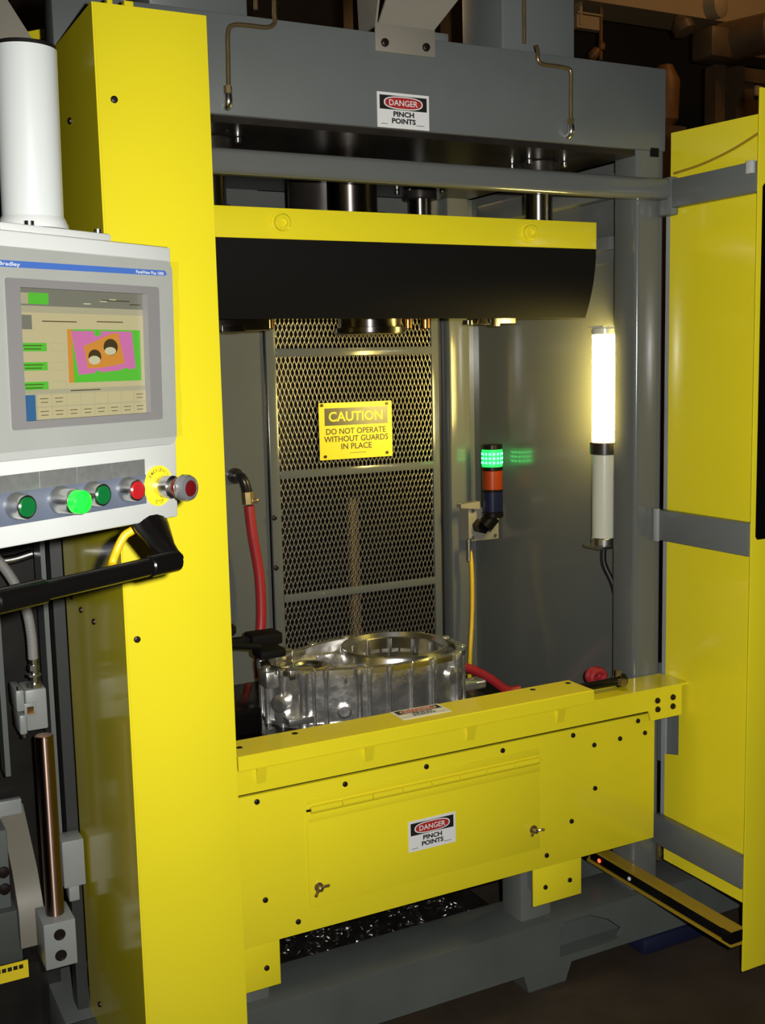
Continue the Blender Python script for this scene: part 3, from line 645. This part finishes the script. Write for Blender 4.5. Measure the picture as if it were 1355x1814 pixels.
HL = thing('red_hose', 'red hose hanging from elbow fitting on the rear grey panel', 'hose', (1.18, 3.14, 0.70))
part('hose', MB().tube([(1.180, 3.135, 1.19), (1.188, 3.135, 1.10), (1.204, 3.135, 0.98), (1.204, 3.13, 0.86), (1.190, 3.12, 0.76), (1.180, 3.10, 0.673)], 0.0155, 14), 'hose_red', HL)
part('elbow_fitting', MB().tube([(1.163, 3.20, 1.275), (1.163, 3.15, 1.275), (1.168, 3.135, 1.262), (1.177, 3.135, 1.225)], 0.0155, 14).cyl((1.163, 3.20, 1.275), (1.163, 3.192, 1.275), 0.024, 16), 'steel_dark', HL)
part('hose_clamp', MB().cyl((1.177, 3.135, 1.232), (1.179, 3.135, 1.196), 0.019, 8).box(1.184, 1.204, 3.118, 3.138, 1.198, 1.210, 0.002), 'brass', HL)
solo('red_hose', MB().tube([(1.70, 2.90, 0.62), (1.755, 2.90, 0.662), (1.80, 2.90, 0.655), (1.86, 2.89, 0.62), (1.92, 2.88, 0.574), (1.96, 2.87, 0.573)], 0.0145, 12), 'hose_red', 'short red hose curving down beside the casting, right', 'hose')
solo('red_hose', MB().tube([(0.99, 2.79, 0.682), (1.03, 2.83, 0.70), (1.06, 2.88, 0.72), (1.08, 2.93, 0.70)], 0.010, 10), 'hose_red_dark', 'dark red hose lying on the black bed left of the casting', 'hose')
rl = MB()
for k in range(2): rl.tube([(1.900+0.022*math.cos(2*math.pi*i/16), 2.405+0.016*k, 0.736+0.016*math.sin(2*math.pi*i/16)) for i in range(17)], 0.009, 8, 3)
rl.tube([(1.905, 2.41, 0.71), (1.905, 2.41, 0.6), (1.905, 2.50, 0.55), (1.905, 2.55, 0.565)], 0.009, 8, 4)
solo('red_hose', rl, 'hose_red', 'small coil of red hose behind the black stop rod', 'hose')

# ================================================================ top beam hardware
BB = thing('beam_bracket', 'beige bent bracket bolted to the top beam', 'bracket', (1.295, 2.33, 2.29))
part('foot_plate', MB().box(1.217, 1.371, 2.3295, 2.3345, 2.290, 2.352, 0.002), 'beige', BB)
wv = [(1.226, 2.3295, 2.350), (1.369, 2.3295, 2.350), (1.50, 2.24, 2.53), (1.26, 2.24, 2.53)]
mb = MB(); nv = Vector((0, 0.9, 0.44))*0.005
mb.add([Vector(p) for p in wv]+[Vector(p)+nv for p in wv], [(0, 1, 2, 3), (7, 6, 5, 4), (0, 4, 5, 1), (1, 5, 6, 2), (2, 6, 7, 3), (3, 7, 4, 0)])
part('sloped_plate', mb, 'beige', BB)
mb = MB(); sp = [(1.219, 2.3345, 2.345), (1.222, 2.42, 2.345), (1.215, 2.42, 2.53), (1.212, 2.26, 2.53)]
mb.add([Vector(p) for p in sp]+[Vector(p)+Vector((0.005, 0, 0)) for p in sp], [(0, 1, 2, 3), (7, 6, 5, 4), (0, 4, 5, 1), (1, 5, 6, 2), (2, 6, 7, 3), (3, 7, 4, 0)])
part('side_plate', mb, 'beige', BB)
for x, z in ((1.240, 2.3095), (1.346, 2.310)): bolt((x, 2.3295, z), NY, BB, 1.45)
solo('beam_lug', MB().box(1.385, 1.425, 2.36, 2.40, 2.332, 2.356, 0.002), 'grey', 'small grey lug on the top beam beside the beige bracket', 'lug')
def lube(label, pts, tip, extra):
    t = thing('lubrication_line', label, 'pipe', (tip[0], tip[1], tip[2]), 'brass lubrication lines')
    part('tube', MB().tube(pts, 0.0048, 10, 5), 'brass', t)
    part('nut', MB().cyl((tip[0], tip[1]-0.012, tip[2]+0.036), (tip[0], tip[1]-0.012, tip[2]+0.018), 0.0085, 6), 'brass', t)
    part('elbow', MB().tube([(tip[0], tip[1]-0.012, tip[2]+0.020), (tip[0], tip[1]-0.013, tip[2]+0.003), (tip[0], tip[1]-0.004, tip[2]-0.004), (tip[0], tip[1]+0.004, tip[2]-0.004)], 0.0085, 10, 4), 'zinc', t)
    if extra: part('tube', MB().tube(extra, 0.0048, 10, 5), 'brass', t)
lube('brass lube line bending left down the top beam, by the left tower', [(0.976, 2.327, 2.366), (0.975, 2.326, 2.34), (0.974, 2.325, 2.320), (0.955, 2.323, 2.309), (0.91, 2.323, 2.308), (0.880, 2.323, 2.305), (0.868, 2.323, 2.290), (0.866, 2.323, 2.24), (0.864, 2.323, 2.168)], (0.863, 2.335, 2.146), [(0.955, 2.38, 2.36), (0.955, 2.38, 2.9)])
lube('brass lube line bending right down the top beam, near the right column', [(1.651, 2.33, 2.345), (1.651, 2.324, 2.330), (1.651, 2.323, 2.312), (1.664, 2.323, 2.303), (1.70, 2.323, 2.302), (1.738, 2.323, 2.300), (1.748, 2.323, 2.290), (1.748, 2.323, 2.24), (1.748, 2.323, 2.168)], (1.748, 2.335, 2.148), [(1.665, 2.40, 2.37), (1.665, 2.40, 2.9)])

# ================================================================ bottom light bar on the right
LB = thing('light_curtain_bar', 'golden light curtain bar with red indicator running to right tower', 'sensor bar', (2.0, 2.28, 0.07))
cs = [(-0.022, -0.021), (0.022, -0.021), (0.022, 0.021), (-0.022, 0.021)]
by0, by1, bx, bz = 1.925, 2.49, 1.945, 0.188
part('housing', MB().prism([(bx-0.016, bz-0.024), (bx+0.020, bz-0.024), (bx+0.020, bz+0.022), (bx-0.016, bz+0.022), (bx-0.016, bz+0.014), (bx-0.010, bz+0.014), (bx-0.010, bz-0.016), (bx-0.016, bz-0.016)], by0, by1, 'y'), 'gold', LB)
part('lens_strip', MB().box(bx-0.0125, bx-0.0102, by0+0.01, by1-0.01, bz-0.015, bz+0.013), 'black', LB)
part('end_cap', MB().box(bx-0.017, bx+0.021, by1, by1+0.02, bz-0.025, bz+0.023, 0.003), 'black', LB)
part('end_cap', MB().box(bx-0.019, bx+0.022, by0-0.002, by0+0.03, bz-0.016, bz+0.016, 0.003), 'black', LB)
part('cable_gland', MB().cyl((bx, by1+0.02, bz), (bx, by1+0.05, bz), 0.022, 16, ch=0.004).tube([(bx, by1+0.05, bz), (bx, by1+0.14, bz-0.01), (bx+0.03, by1+0.2, bz-0.05)], 0.006, 8), 'black_matte', LB)
for y, m_ in ((2.438, 'led_red'), (2.308, 'print_white')):
    part('indicator', MB().rev([(0.006, 0), (0.005, 0.003), (0.002, 0.004)], (bx-0.0125, y, bz-0.004), (-1, 0, 0), 10), m_, LB)

# ================================================================ operator panel on its arm
hx = Vector((0.8646493, 0.50237594, 0)).normalized(); hn = Vector((0.50223788, -0.86441168, -0.02344261)).normalized(); hz = hx.cross(-hn).normalized()
hc = Vector((0.3311, 1.4534, 1.6197)); base = hc+hz*(-0.229)
HM = bpy.data.objects.new('operator_panel', None); COL.objects.link(HM)
HM.matrix_world = Matrix(((hx.x, -hn.x, hz.x, base.x), (hx.y, -hn.y, hz.y, base.y), (hx.z, -hn.z, hz.z, base.z), (0, 0, 0, 1)))
tag(HM, 'white operator panel with colour touch screen and push buttons', 'control panel'); ORG[HM.name] = Vector((0, 0, 0.229))*-1
# local frame of the panel: x across, y into the panel, z up, origin at the screen centre
XL = -0.185
part('housing', MB().box(XL, 0.169, 0.0, 0.115, -0.229, 0.1445, 0.004, 2), 'white', HM)
def rrect(x0, x1, z0, z1, r, n=5):
    pts = []
    for cx, cz, a0 in ((x1-r, z1-r, 0), (x0+r, z1-r, 90), (x0+r, z0+r, 180), (x1-r, z0+r, 270)):
        for k in range(n+1):
            a = R(a0+90*k/n); pts.append((cx+r*math.cos(a), cz+r*math.sin(a)))
    return pts
part('screen_bezel', MB().holed(rrect(XL+0.012, 0.157, -0.1235, 0.1245, 0.014), [[(-.1055, -.079), (.1055, -.079), (.1055, .079), (-.1055, .079)]], -0.012, 0.0, 'y'), 'bezel', HM)
part('screen_frame', MB().holed(rrect(-0.125, 0.1275, -0.088, 0.0885, 0.004), [[(-.105, -.0785), (.105, -.0785), (.105, .0785), (-.105, .0785)]], -0.0145, -0.004, 'y'), 'bezel_in', HM)
sm = ['scr_base', 'scr_grey', 'scr_lgrey', 'scr_green', 'scr_pink', 'scr_orange', 'scr_blue', 'scr_dark', 'scr_cream']
sc = MB(); ly_ = [-0.0050]
def S_(mi, x0, x1, z0, z1, d=0.0):
    sc.cur = mi; ly_[0] -= 0.00002; rect(sc, x0, x1, z0, z1, ly_[0])
S_(0, -.1055, .1055, -.079, .079)
S_(1, -.1055, .1055, .058, .079); S_(2, -.1055, .1055, .050, .058)
S_(2, -.105, -.086, .060, .073); S_(3, -.086, -.055, .060, .0735)
S_(1, -.1045, -.082, .030, .047)
for z in (.009, -.014, -.0375):
    S_(3, -.104, -.061, z-.005, z+.005); S_(2, -.054, -.032, z-.005, z+.005); S_(0, -.0535, -.0325, z-.0045, z+.0045)
    sc.cur = 7
    for q, ww in ((0.0018, 0.030), (-0.0022, 0.026)): rect(sc, -.083-ww/2, -.083+ww/2, z+q-.0005, z+q+.0005, -0.0054)
S_(5, -.028, -.012, -.035, .031); S_(3, -.020, .0985, -.035, .031)
sc.cur = 4; sc.poly([(-.022, -.0057, .029), (.083, -.0057, .029), (.088, -.0057, -.019), (-.012, -.0057, -.0255)])
sc.cur = 5; sc.poly([(-.002, -.0058, .010), (.046, -.0058, .026), (.058, -.0058, .027), (.066, -.0058, -.003), (.068, -.0058, -.012), (.030, -.0058, -.017), (.004, -.0058, -.018)])
sc.cur = 7; ellipse(sc, .044, .009, .0125, .0105, -0.0059); ellipse(sc, .016, -.003, .011, .009, -0.0059)
sc.cur = 8; ellipse(sc, .043, .004, .0100, .0050, -0.0060); ellipse(sc, .015, -.0075, .0100, .0055, -0.0060)
sc.cur = 3; ellipse(sc, .022, .0265, .006, .004, -0.0060); ellipse(sc, .020, -.0235, .005, .003, -0.006); ellipse(sc, .068, -.021, .006, .003, -0.006)
S_(2, -.1055, .1055, -.0475, -.042); S_(2, -.1055, .1055, -.079, -.0478)
sc.cur = 6; rect(sc, -.1055, -.083, -.079, -.048, -0.0062)
for k in range(8):
    for r_ in range(2):
        x = -.080+k*.0232; z = -.0625-.0155*r_
        sc.cur = 0; rect(sc, x, x+.0222, z, z+.0142, -0.0062)
        if r_ or k in (0, 1, 7):
            sc.cur = 7; rect(sc, x+.004, x+.017, z+.009, z+.0098, -0.0063); rect(sc, x+.005, x+.016, z+.0045, z+.0053, -0.0063)
sc.cur = 7
for x, ww, z in ((-.040, .055, .040), (.044, .046, .041), (-.002, .05, -.0447), (.055, .05, .068), (.09, .02, .064)): rect(sc, x-ww/2, x+ww/2, z-.0006, z+.0006, -0.0063)
sc.cur = 8
for x, z in ((.028, .066), (.044, .0685), (.0, .062)): rect(sc, x, x+.012, z, z+.0014, -0.0063)
part('touch_screen', sc, sm, HM, label='lit touch screen with pink and green graphic', smooth=False)
st = MB(); st.prism([(XL+0.013, 0.1000), (0.141, 0.1040), (0.146, 0.1065), (0.142, 0.1110), (XL+0.013, 0.1078)], -0.0124, -0.0118); part('blue_stripe', st, 'blue_stripe', HM)
tx = MB(); put_text(tx, 'Allen-Bradley', -0.130, 0.1038, 0.056, 0.0058, -0.0126, 0.01); put_text(tx, 'PanelView Plus 1000', 0.1135, 0.1068, 0.052, 0.0042, -0.0126, 0.01)
part('stripe_lettering', tx, 'print_white', HM, smooth=False)
# loose clear film over the bezel
fl = MB(); nx, nz_ = 26, 20; vs = []; fs = []
for j in range(nz_+1):
    for i in range(nx+1):
        x = -0.175+(0.163+0.175)*i/nx; z = -0.113+0.236*j/nz_
        e = min(i, nx-i, j, nz_-j); y = -0.017-0.0025*min(1, e/2)-0.0018*math.sin(i*0.9+j*0.5)*math.sin(j*0.7)-(0.0015*math.exp(-((i-nx+2.5)/1.3)**2))
        vs.append((x, y, z))
for j in range(nz_):
    for i in range(nx): a = j*(nx+1)+i; fs.append((a, a+1, a+nx+2, a+nx+1))
fl.add(vs, fs); part('clear_film', fl, 'film', HM, label='loose clear plastic film over the screen')
# legend strips and push buttons
for k in range(5):
    x1 = 0.1032-0.0605*k; x0 = x1-0.0590
    if x0 < XL: x0 = XL+0.002
    if x1-x0 > 0.01:
        part('legend_plate', MB().box(x0, x1, -0.0015, 0.0, -0.1625, -0.1415), 'legend_grey', HM)
        part('legend_strip', MB().box(x0, x1+0.0015, -0.0012, 0.0, -0.2022, -0.1625), 'slate', HM)
def button(x, z, lens, big=False):
    r = 0.0165 if not big else 0.0175; h = 0.020 if not big else 0.030
    b = part('push_button', MB().rev([(r, 0), (r, -0.004), (r*0.93, -0.006), (r*0.93, -h+0.004), (r*0.86, -h), (r*0.74, -h), (r*0.74, -h+0.003)], (x, -0.0015, z), (0, 1, 0), 28), 'zinc', HM)
    if big: mb = MB().rev([(r*0.80, -0.014), (r*0.86, -h-0.006), (r*0.82, -h-0.012), (r*0.6, -h-0.015), (r*0.2, -h-0.016)], (x, -0.0015, z), (0, 1, 0), 24)
    else: mb = MB().rev([(r*0.74, -h+0.004), (r*0.74, -h-0.001), (r*0.66, -h-0.0022)], (x, -0.0015, z), (0, 1, 0), 24)
    part('button_lens', mb, lens, b)
button(-0.1160, -0.1795, 'btn_green'); button(-0.0480, -0.1800, 'btn_lit', True); button(0.0060, -0.1785, 'btn_green'); button(0.0680, -0.1790, 'btn_red')
ES = part('emergency_stop', MB().rev([(0.0135, 0), (0.0135, -0.010), (0.0155, -0.011), (0.0155, -0.026), (0.0115, -0.028), (0.0115, -0.034)], (0.1290, -0.002, -0.1805), (0, 1, 0), 28), 'zinc', HM)
part('stop_legend', MB().rev([(0.028, 0), (0.028, -0.0015), (0.0135, -0.0015)], (0.1290, -0.0005, -0.1805), (0, 1, 0), 32), 'caution_yellow', ES, label='round yellow emergency stop legend plate')
part('stop_collar', MB().rev([(0.013, -0.034), (0.015, -0.040), (0.015, -0.046)], (0.1290, 0, -0.1805), (0, 1, 0), 24), 'estop_red', ES)
part('stop_head', MB().rev([(0.0165, -0.044), (0.0185, -0.047), (0.0185, -0.054), (0.0165, -0.059), (0.0115, -0.0605), (0.0105, -0.0585)], (0.1290, 0, -0.1805), (0, 1, 0), 28), 'estop_ring', ES)
part('stop_centre', MB().rev([(0.0105, -0.057), (0.0105, -0.0608), (0.006, -0.0618)], (0.1290, 0, -0.1805), (0, 1, 0), 24), 'estop_red', ES)
lt = MB()
for body, zz, up in (('EMERGENCY', 0.0215, 1), ('STOP', -0.0225, -1)):
    n = len(body); span = (1.9 if up > 0 else 0.75)
    for i, c_ in enumerate(body):
        a = (i-(n-1)/2)/n*span
        vs, fs_ = text_geo(c_, 0.0032, 0.0050, 0.01)
        ca, sa = (math.cos(-a), math.sin(-a)) if up > 0 else (math.cos(a), math.sin(a))
        cx, cz = (0.0222*math.sin(a), 0.0222*math.cos(a)) if up > 0 else (0.0222*math.sin(a), -0.0222*math.cos(a))
        lt.add([(0.1290+cx+p[0]*ca-p[2]*sa, -0.0024, -0.1805+cz+p[0]*sa+p[2]*ca) for p in vs], fs_)
part('stop_lettering', lt, 'print_black', ES, smooth=False)
# handle under the panel
hb = MB(); bz_ = -0.279
hb.tube([(-0.40, -0.043, bz_), (0.100, -0.043, bz_)], 0.0125, 16)
part('handle_bar', hb, 'black', HM)
part('handle_socket', MB().cyl((0.060, -0.043, bz_), (0.115, -0.043, bz_), 0.0150, 16, ch=0.002), 'black', HM)
part('handle_socket', MB().cyl((-0.19, -0.043, bz_), (-0.115, -0.043, bz_), 0.0155, 16, ch=0.002), 'black', HM)
br = MB()
rows = [(0.118, 0.033, 0.010, -0.226, 0.012), (0.118, 0.031, 0.002, -0.238, 0.012), (0.116, 0.025, -0.010, -0.251, 0.0125), (0.112, 0.0185, -0.024, -0.264, 0.014), (0.1095, 0.0165, -0.036, -0.275, 0.015), (0.1085, 0.016, -0.046, -0.281, 0.015)]
vs = []; fs = []
for j, (xc, hw_, yy, zz, th) in enumerate(rows):
    ra, rb = rows[max(0, j-1)], rows[min(len(rows)-1, j+1)]
    tg = Vector((0, rb[2]-ra[2], rb[3]-ra[3])).normalized(); pn = Vector((0, -tg.z, tg.y))
    for k in range(14):
        an = 2*math.pi*k/14; q = Vector((xc+hw_*math.cos(an), yy, zz))+pn*th*math.sin(an); vs.append(q)
for j in range(len(rows)-1):
    for k in range(14): k2 = (k+1) % 14; fs.append((j*14+k, j*14+k2, j*14+14+k2, j*14+14+k))
fs.append(tuple(range(14))); fs.append(tuple(70+k for k in range(14)))
br.add(vs, fs); part('handle_bracket', br, 'black', HM)
# support tube
tcx, tcy = -0.0165, 0.060
part('tube_flange', MB().box(-0.10, 0.078, 0.02, 0.10, 0.1445, 0.156, 0.003), 'white', HM)
part('tube_collar', MB().rev([(0.043, 0), (0.043, 0.004), (0.0395, 0.012), (0.0385, 0.014)], (tcx, tcy, 0.156), (0, 0, 1), 36), 'white', HM)
part('support_tube', MB().cyl((tcx, tcy, 0.168), (tcx, tcy, 0.372), 0.0375, 40), 'white_tube', HM)
part('tube_cap', MB().cyl((tcx, tcy, 0.372), (tcx, tcy, 0.377), 0.0365, 40), 'black_matte', HM)
part('flange_screw', MB().cyl((-0.052, 0.026, 0.156), (-0.052, 0.026, 0.161), 0.006, 12), 'zinc', HM)
part('flange_screw', MB().cyl((0.062, 0.028, 0.156), (0.062, 0.028, 0.161), 0.005, 12), 'zinc', HM)
solo('panel_cable', MB().tube([(0.432, 1.56, 1.402), (0.424, 1.56, 1.386), (0.412, 1.56, 1.375), (0.400, 1.56, 1.368), (0.389, 1.56, 1.350), (0.380, 1.56, 1.328), (0.370, 1.52, 1.322), (0.357, 1.45, 1.336)], 0.0062, 10), 'cable_yellow', 'short yellow cable curving behind the black panel handle', 'cable')

# overhead arm of the panel, top left
ar = MB(); ap = [(0.10, 2.18), (0.404, 2.262+0.10), (0.350, 2.36), (0.20, 2.36)]
ar.prism([(0.20, 2.165), (0.466, 2.165), (0.403, 2.265), (0.36, 2.34), (0.20, 2.34)], 2.20, 2.26)
solo('overhead_arm', ar, 'beige', 'beige sloping sheet metal cover above the white tube, top left', 'bracket')
solo('yellow_bracket', MB().prism([(0.545, 2.345), (0.575, 2.345), (0.589, 2.36), (0.589, 2.385), (0.545, 2.372)], 2.78, 2.80).box(0.575, 0.589, 2.78, 2.86, 2.30, 2.36), 'yellow', 'small yellow bracket in the dark gap behind the white tube', 'bracket')

# ================================================================ machinery left of the tower
SF = thing('side_frame', 'dark machine side with grey vertical strips, left of the yellow tower', 'machine frame', (0.42, 2.7, -0.055))
part('edge_strip', MB().prism([(0.478, -0.05), (0.503, -0.05), (0.503, 1.9), (0.478, 1.9)], 2.512, 2.56), 'grey_dark', SF)
part('angle_strip', MB().box(0.456, 0.466, 2.505, 2.58, 0.56, 1.7), 'grey', SF)
part('back_plate', MB().box(0.30, 0.470, 2.66, 2.68, -0.05, 1.9), 'dark_machine', SF)
part('edge_strip', MB().box(0.352, 0.363, 2.50, 2.56, 0.72, 1.5), 'grey', SF)
part('pipe', MB().tube([(0.30, 2.60, 1.186), (0.40, 2.60, 1.182), (0.455, 2.60, 1.192)], 0.011, 10), 'zinc', SF)
part('base_slab', MB().box(0.10, 0.346, 2.50, 2.64, 0.42, 0.60, 0.004), 'grey', SF)
part('lower_slab', MB().box(0.05, 0.36, 2.48, 2.66, 0.30, 0.42, 0.004), 'grey_base', SF)
part('dark_base', MB().box(0.05, 0.39, 2.46, 2.66, -0.05, 0.30), 'dark_machine', SF)
for z in (0.505, 0.466): part('slab_bolt', MB().rev([(0.013, 0), (0.012, 0.006), (0.004, 0.008)], (0.333, 2.50, z), NY, 14), 'bolt', SF)
part('warning_strip', MB().box(0.20, 0.366, 2.4585, 2.461, 0.325-0.055, 0.365-0.055), 'caution_yellow', SF, label='yellow warning strip with black print')
lt = MB()
for k in range(9): lt.box(0.25+k*0.012, 0.259+k*0.012, 2.4575, 2.4586, 0.294, 0.303)
part('strip_print', lt, 'print_black', SF)
part('floor_fitting', MB().box(0.455, 0.50, 2.40, 2.46, 0.06, 0.09, 0.004), 'grey_light', SF)

GU = thing('guide_unit', 'polished vertical guide rod standing in grey clamp block', 'guide rod', (0.42, 2.39, 0.30))
part('rod', MB().cyl((0.4205, 2.40, 0.428), (0.4205, 2.40, 0.832), 0.0195, 28, ch=0.002), 'copper_rod', GU)
cl = MB().box(0.386, 0.453, 2.352, 2.446, 0.330, 0.432, 0.002); part('clamp_block', cl, 'grey_light', GU)
for z in (0.404, 0.357): part('clamp_hole', MB().rev([(0.0125, 0), (0.0125, 0.001), (0.0095, 0.0012), (0.0085, 0.0004)], (0.4185, 2.352, z), NY, 18), 'bolt', GU)
part('arm', MB().prism([(2.446, 0.345), (2.64, 0.50), (2.64, 0.60), (2.50, 0.50), (2.446, 0.428)], 0.352, 0.405, 'x'), 'beige', GU)
part('arm_plate', MB().box(0.335, 0.400, 2.62, 2.64, 0.47, 0.62, 0.003), 'grey_light', GU)
part('stop_block', MB().box(0.451, 0.499, 2.442, 2.500, 0.461, 0.568, 0.002), 'grey_light', GU)
part('stop_foot', MB().box(0.462, 0.485, 2.45, 2.49, 0.424, 0.461, 0.002), 'grey_light', GU)

JB = thing('junction_box', 'small grey metal junction box with ribbed conduit on top', 'junction box', (0.415, 2.49, 0.815))
part('body', MB().box(0.400, 0.446, 2.480, 2.56, 0.820, 0.912, 0.004), 'grey_light', JB)
part('hinge_side', MB().box(0.380, 0.398, 2.474, 2.56, 0.868, 0.916, 0.004).box(0.384, 0.400, 2.474, 2.56, 0.816, 0.860, 0.004), 'grey_light', JB)
part('label_plate', MB().box(0.396, 0.422, 2.476, 2.480, 0.854, 0.884, 0.001), 'grey_light', JB)
part('sight_window', MB().box(0.402, 0.416, 2.4745, 2.476, 0.860, 0.876), 'bronze', JB)
part('corner_screw', MB().cyl((0.388, 2.48, 0.916), (0.388, 2.48, 0.924), 0.005, 10).cyl((0.392, 2.48, 0.816), (0.392, 2.48, 0.809), 0.005, 10), 'zinc', JB)
part('cable_entry', MB().cyl((0.4245, 2.50, 0.912), (0.4245, 2.50, 0.921), 0.0165, 14).cyl((0.425, 2.50, 0.921), (0.425, 2.50, 0.945), 0.008, 12).cyl((0.425, 2.50, 0.937), (0.425, 2.50, 0.942), 0.016, 6).cyl((0.425, 2.50, 0.950), (0.4255, 2.50, 0.962), 0.012, 6).cyl((0.4255, 2.50, 0.945), (0.4255, 2.50, 0.985), 0.009, 12), 'zinc', JB)
part('conduit', MB().tube([(0.4255, 2.50, 0.975), (0.425, 2.50, 1.03), (0.418, 2.50, 1.085), (0.398, 2.50, 1.145), (0.370, 2.50, 1.195), (0.33, 2.50, 1.25)], 0.0105, 12, 14, rf=lambda t, i: 0.0105+0.0009*(i % 2)), 'hose_grey', JB)

# ================================================================ dim hall behind and above
solo('shelf_post', MB().box(1.748, 1.782, 3.62, 3.66, -0.055, 1.12, 0.003), 'beige_beam', 'tan upright post behind the mesh door', 'post')
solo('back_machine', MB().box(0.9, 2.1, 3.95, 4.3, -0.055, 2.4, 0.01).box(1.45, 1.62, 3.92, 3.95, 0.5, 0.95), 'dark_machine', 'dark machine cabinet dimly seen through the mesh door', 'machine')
solo('crane_beam', MB().box(4.2, 8.0, 6.0, 6.3, 3.835, 4.6), 'beige_beam', 'tan overhead beam in the dim hall, top right', 'beam')
solo('duct_beam', MB().box(5.75, 8.0, 6.0, 6.2, 3.635, 3.72).box(5.75, 8, 6.02, 6.2, 3.72, 3.835), 'brown', 'brown horizontal duct under the tan overhead beam', 'duct')
HO = thing('hoist_motor', 'round brown hoist motor hanging in the dark hall, top right', 'hoist', (5.78, 5.9, 3.5))
part('drum', MB().rev([(0.10, 0), (0.125, 0.02), (0.125, 0.35), (0.10, 0.37)], (5.79, 5.55, 3.655), (-0.35, 1, 0), 28), 'brown', HO)
part('drum_face', MB().rev([(0.085, 0), (0.085, 0.01), (0.03, 0.015)], (5.79, 5.552, 3.655), (0.35, -1, 0), 24), 'rust', HO)
part('body', MB().box(5.45, 5.72, 5.75, 5.95, 3.52, 3.72, 0.03), 'brown', HO)
part('pulley', MB().rev([(0.05, 0), (0.085, 0.02), (0.085, 0.10), (0.05, 0.12)], (5.50, 5.70, 3.835), (-0.3, 1, 0), 20), 'beige_beam', HO)
part('hook_block', MB().rev([(0.03, 0), (0.07, 0.03), (0.07, 0.08), (0.02, 0.14)], (5.24, 5.75, 3.62), (-0.3, 0.4, 1), 16), 'brown', HO)
solo('dim_panel', MB().box(4.60, 4.80, 6.05, 6.1, 3.68, 3.76).box(4.60, 4.80, 6.04, 6.05, 3.765, 3.775).box(4.62, 4.64, 6.045, 6.1, 3.7, 3.84), 'beige_beam', 'small pale panel in the dark above the top beam', 'panel')
solo('orange_flare_light', MB().rev([(0.015, 0), (0.035, 0.02), (0.03, 0.07), (0.01, 0.09)], (4.70, 6.04, 3.50), (0.7, 0, 0.7), 12).cyl((4.79, 6.05, 3.5), (4.79, 6.05, 3.84), 0.012, 8).rev([(0.02, 0), (0.025, 0.03), (0.01, 0.05)], (4.79, 6.04, 3.56), (0, 0, 1), 12), 'rust', 'small orange light fitting, glow painted as colour, just above the top beam', 'fitting')  # orange flare lights, painted as plain colour; the shape emits nothing
solo('storage_rack', MB().box(5.18, 5.38, 5.9, 6.1, -0.055, 3.10).box(5.63, 5.72, 5.9, 6.0, -0.055, 3.52).box(5.82, 5.89, 5.9, 6.0, -0.055, 3.53).box(5.89, 6.6, 5.92, 6.0, 3.44, 3.53).box(5.89, 6.6, 5.96, 6.0, -0.055, 3.44), 'brown', 'brown rack uprights behind the right yellow wing', 'rack')
solo('rack_socket', MB().box(6.03, 6.10, 5.93, 5.96, 3.36, 3.43, 0.01), 'beige_beam', 'pale socket box on the brown rack, top right', 'socket')
solo('orange_hose_reel', MB().rev([(0.04, 0), (0.09, 0.05), (0.10, 0.3), (0.05, 0.4)], (5.28, 6.0, 3.10), (0, 0, 1), 18), 'rust', 'dim orange canister right of the top beam end', 'canister')
for x in (1.30, 1.58):
    solo('back_upright', MB().box(x*1.9, x*1.9+0.06, 4.95, 5.05, -0.055, 5.2), 'brown', 'brown hall upright in the dark gap %s' % ('left of the beige bracket' if x < 1.4 else 'right of the beige bracket'), 'post')
for x, y in ((5.6, 4.3), (1.6, 5.4)):
    zt = 4.93 if x > 3 else 3.23
    t = thing('high_bay_lamp', 'sodium high bay lamp over the %s' % ('hall on the right, out of the picture' if x > 3 else 'dark aisle behind the press'), 'lamp', (x, y, zt))
    part('reflector', MB().rev([(0.30, 0), (0.30, 0.01), (0.12, 0.28), (0.10, 0.30)], (x, y, zt), (0, 0, 1), 24), 'grey_light', t)
    part('suspension', MB().cyl((x, y, zt+0.3), (x, y, 6.0), 0.012, 8), 'grey', t)
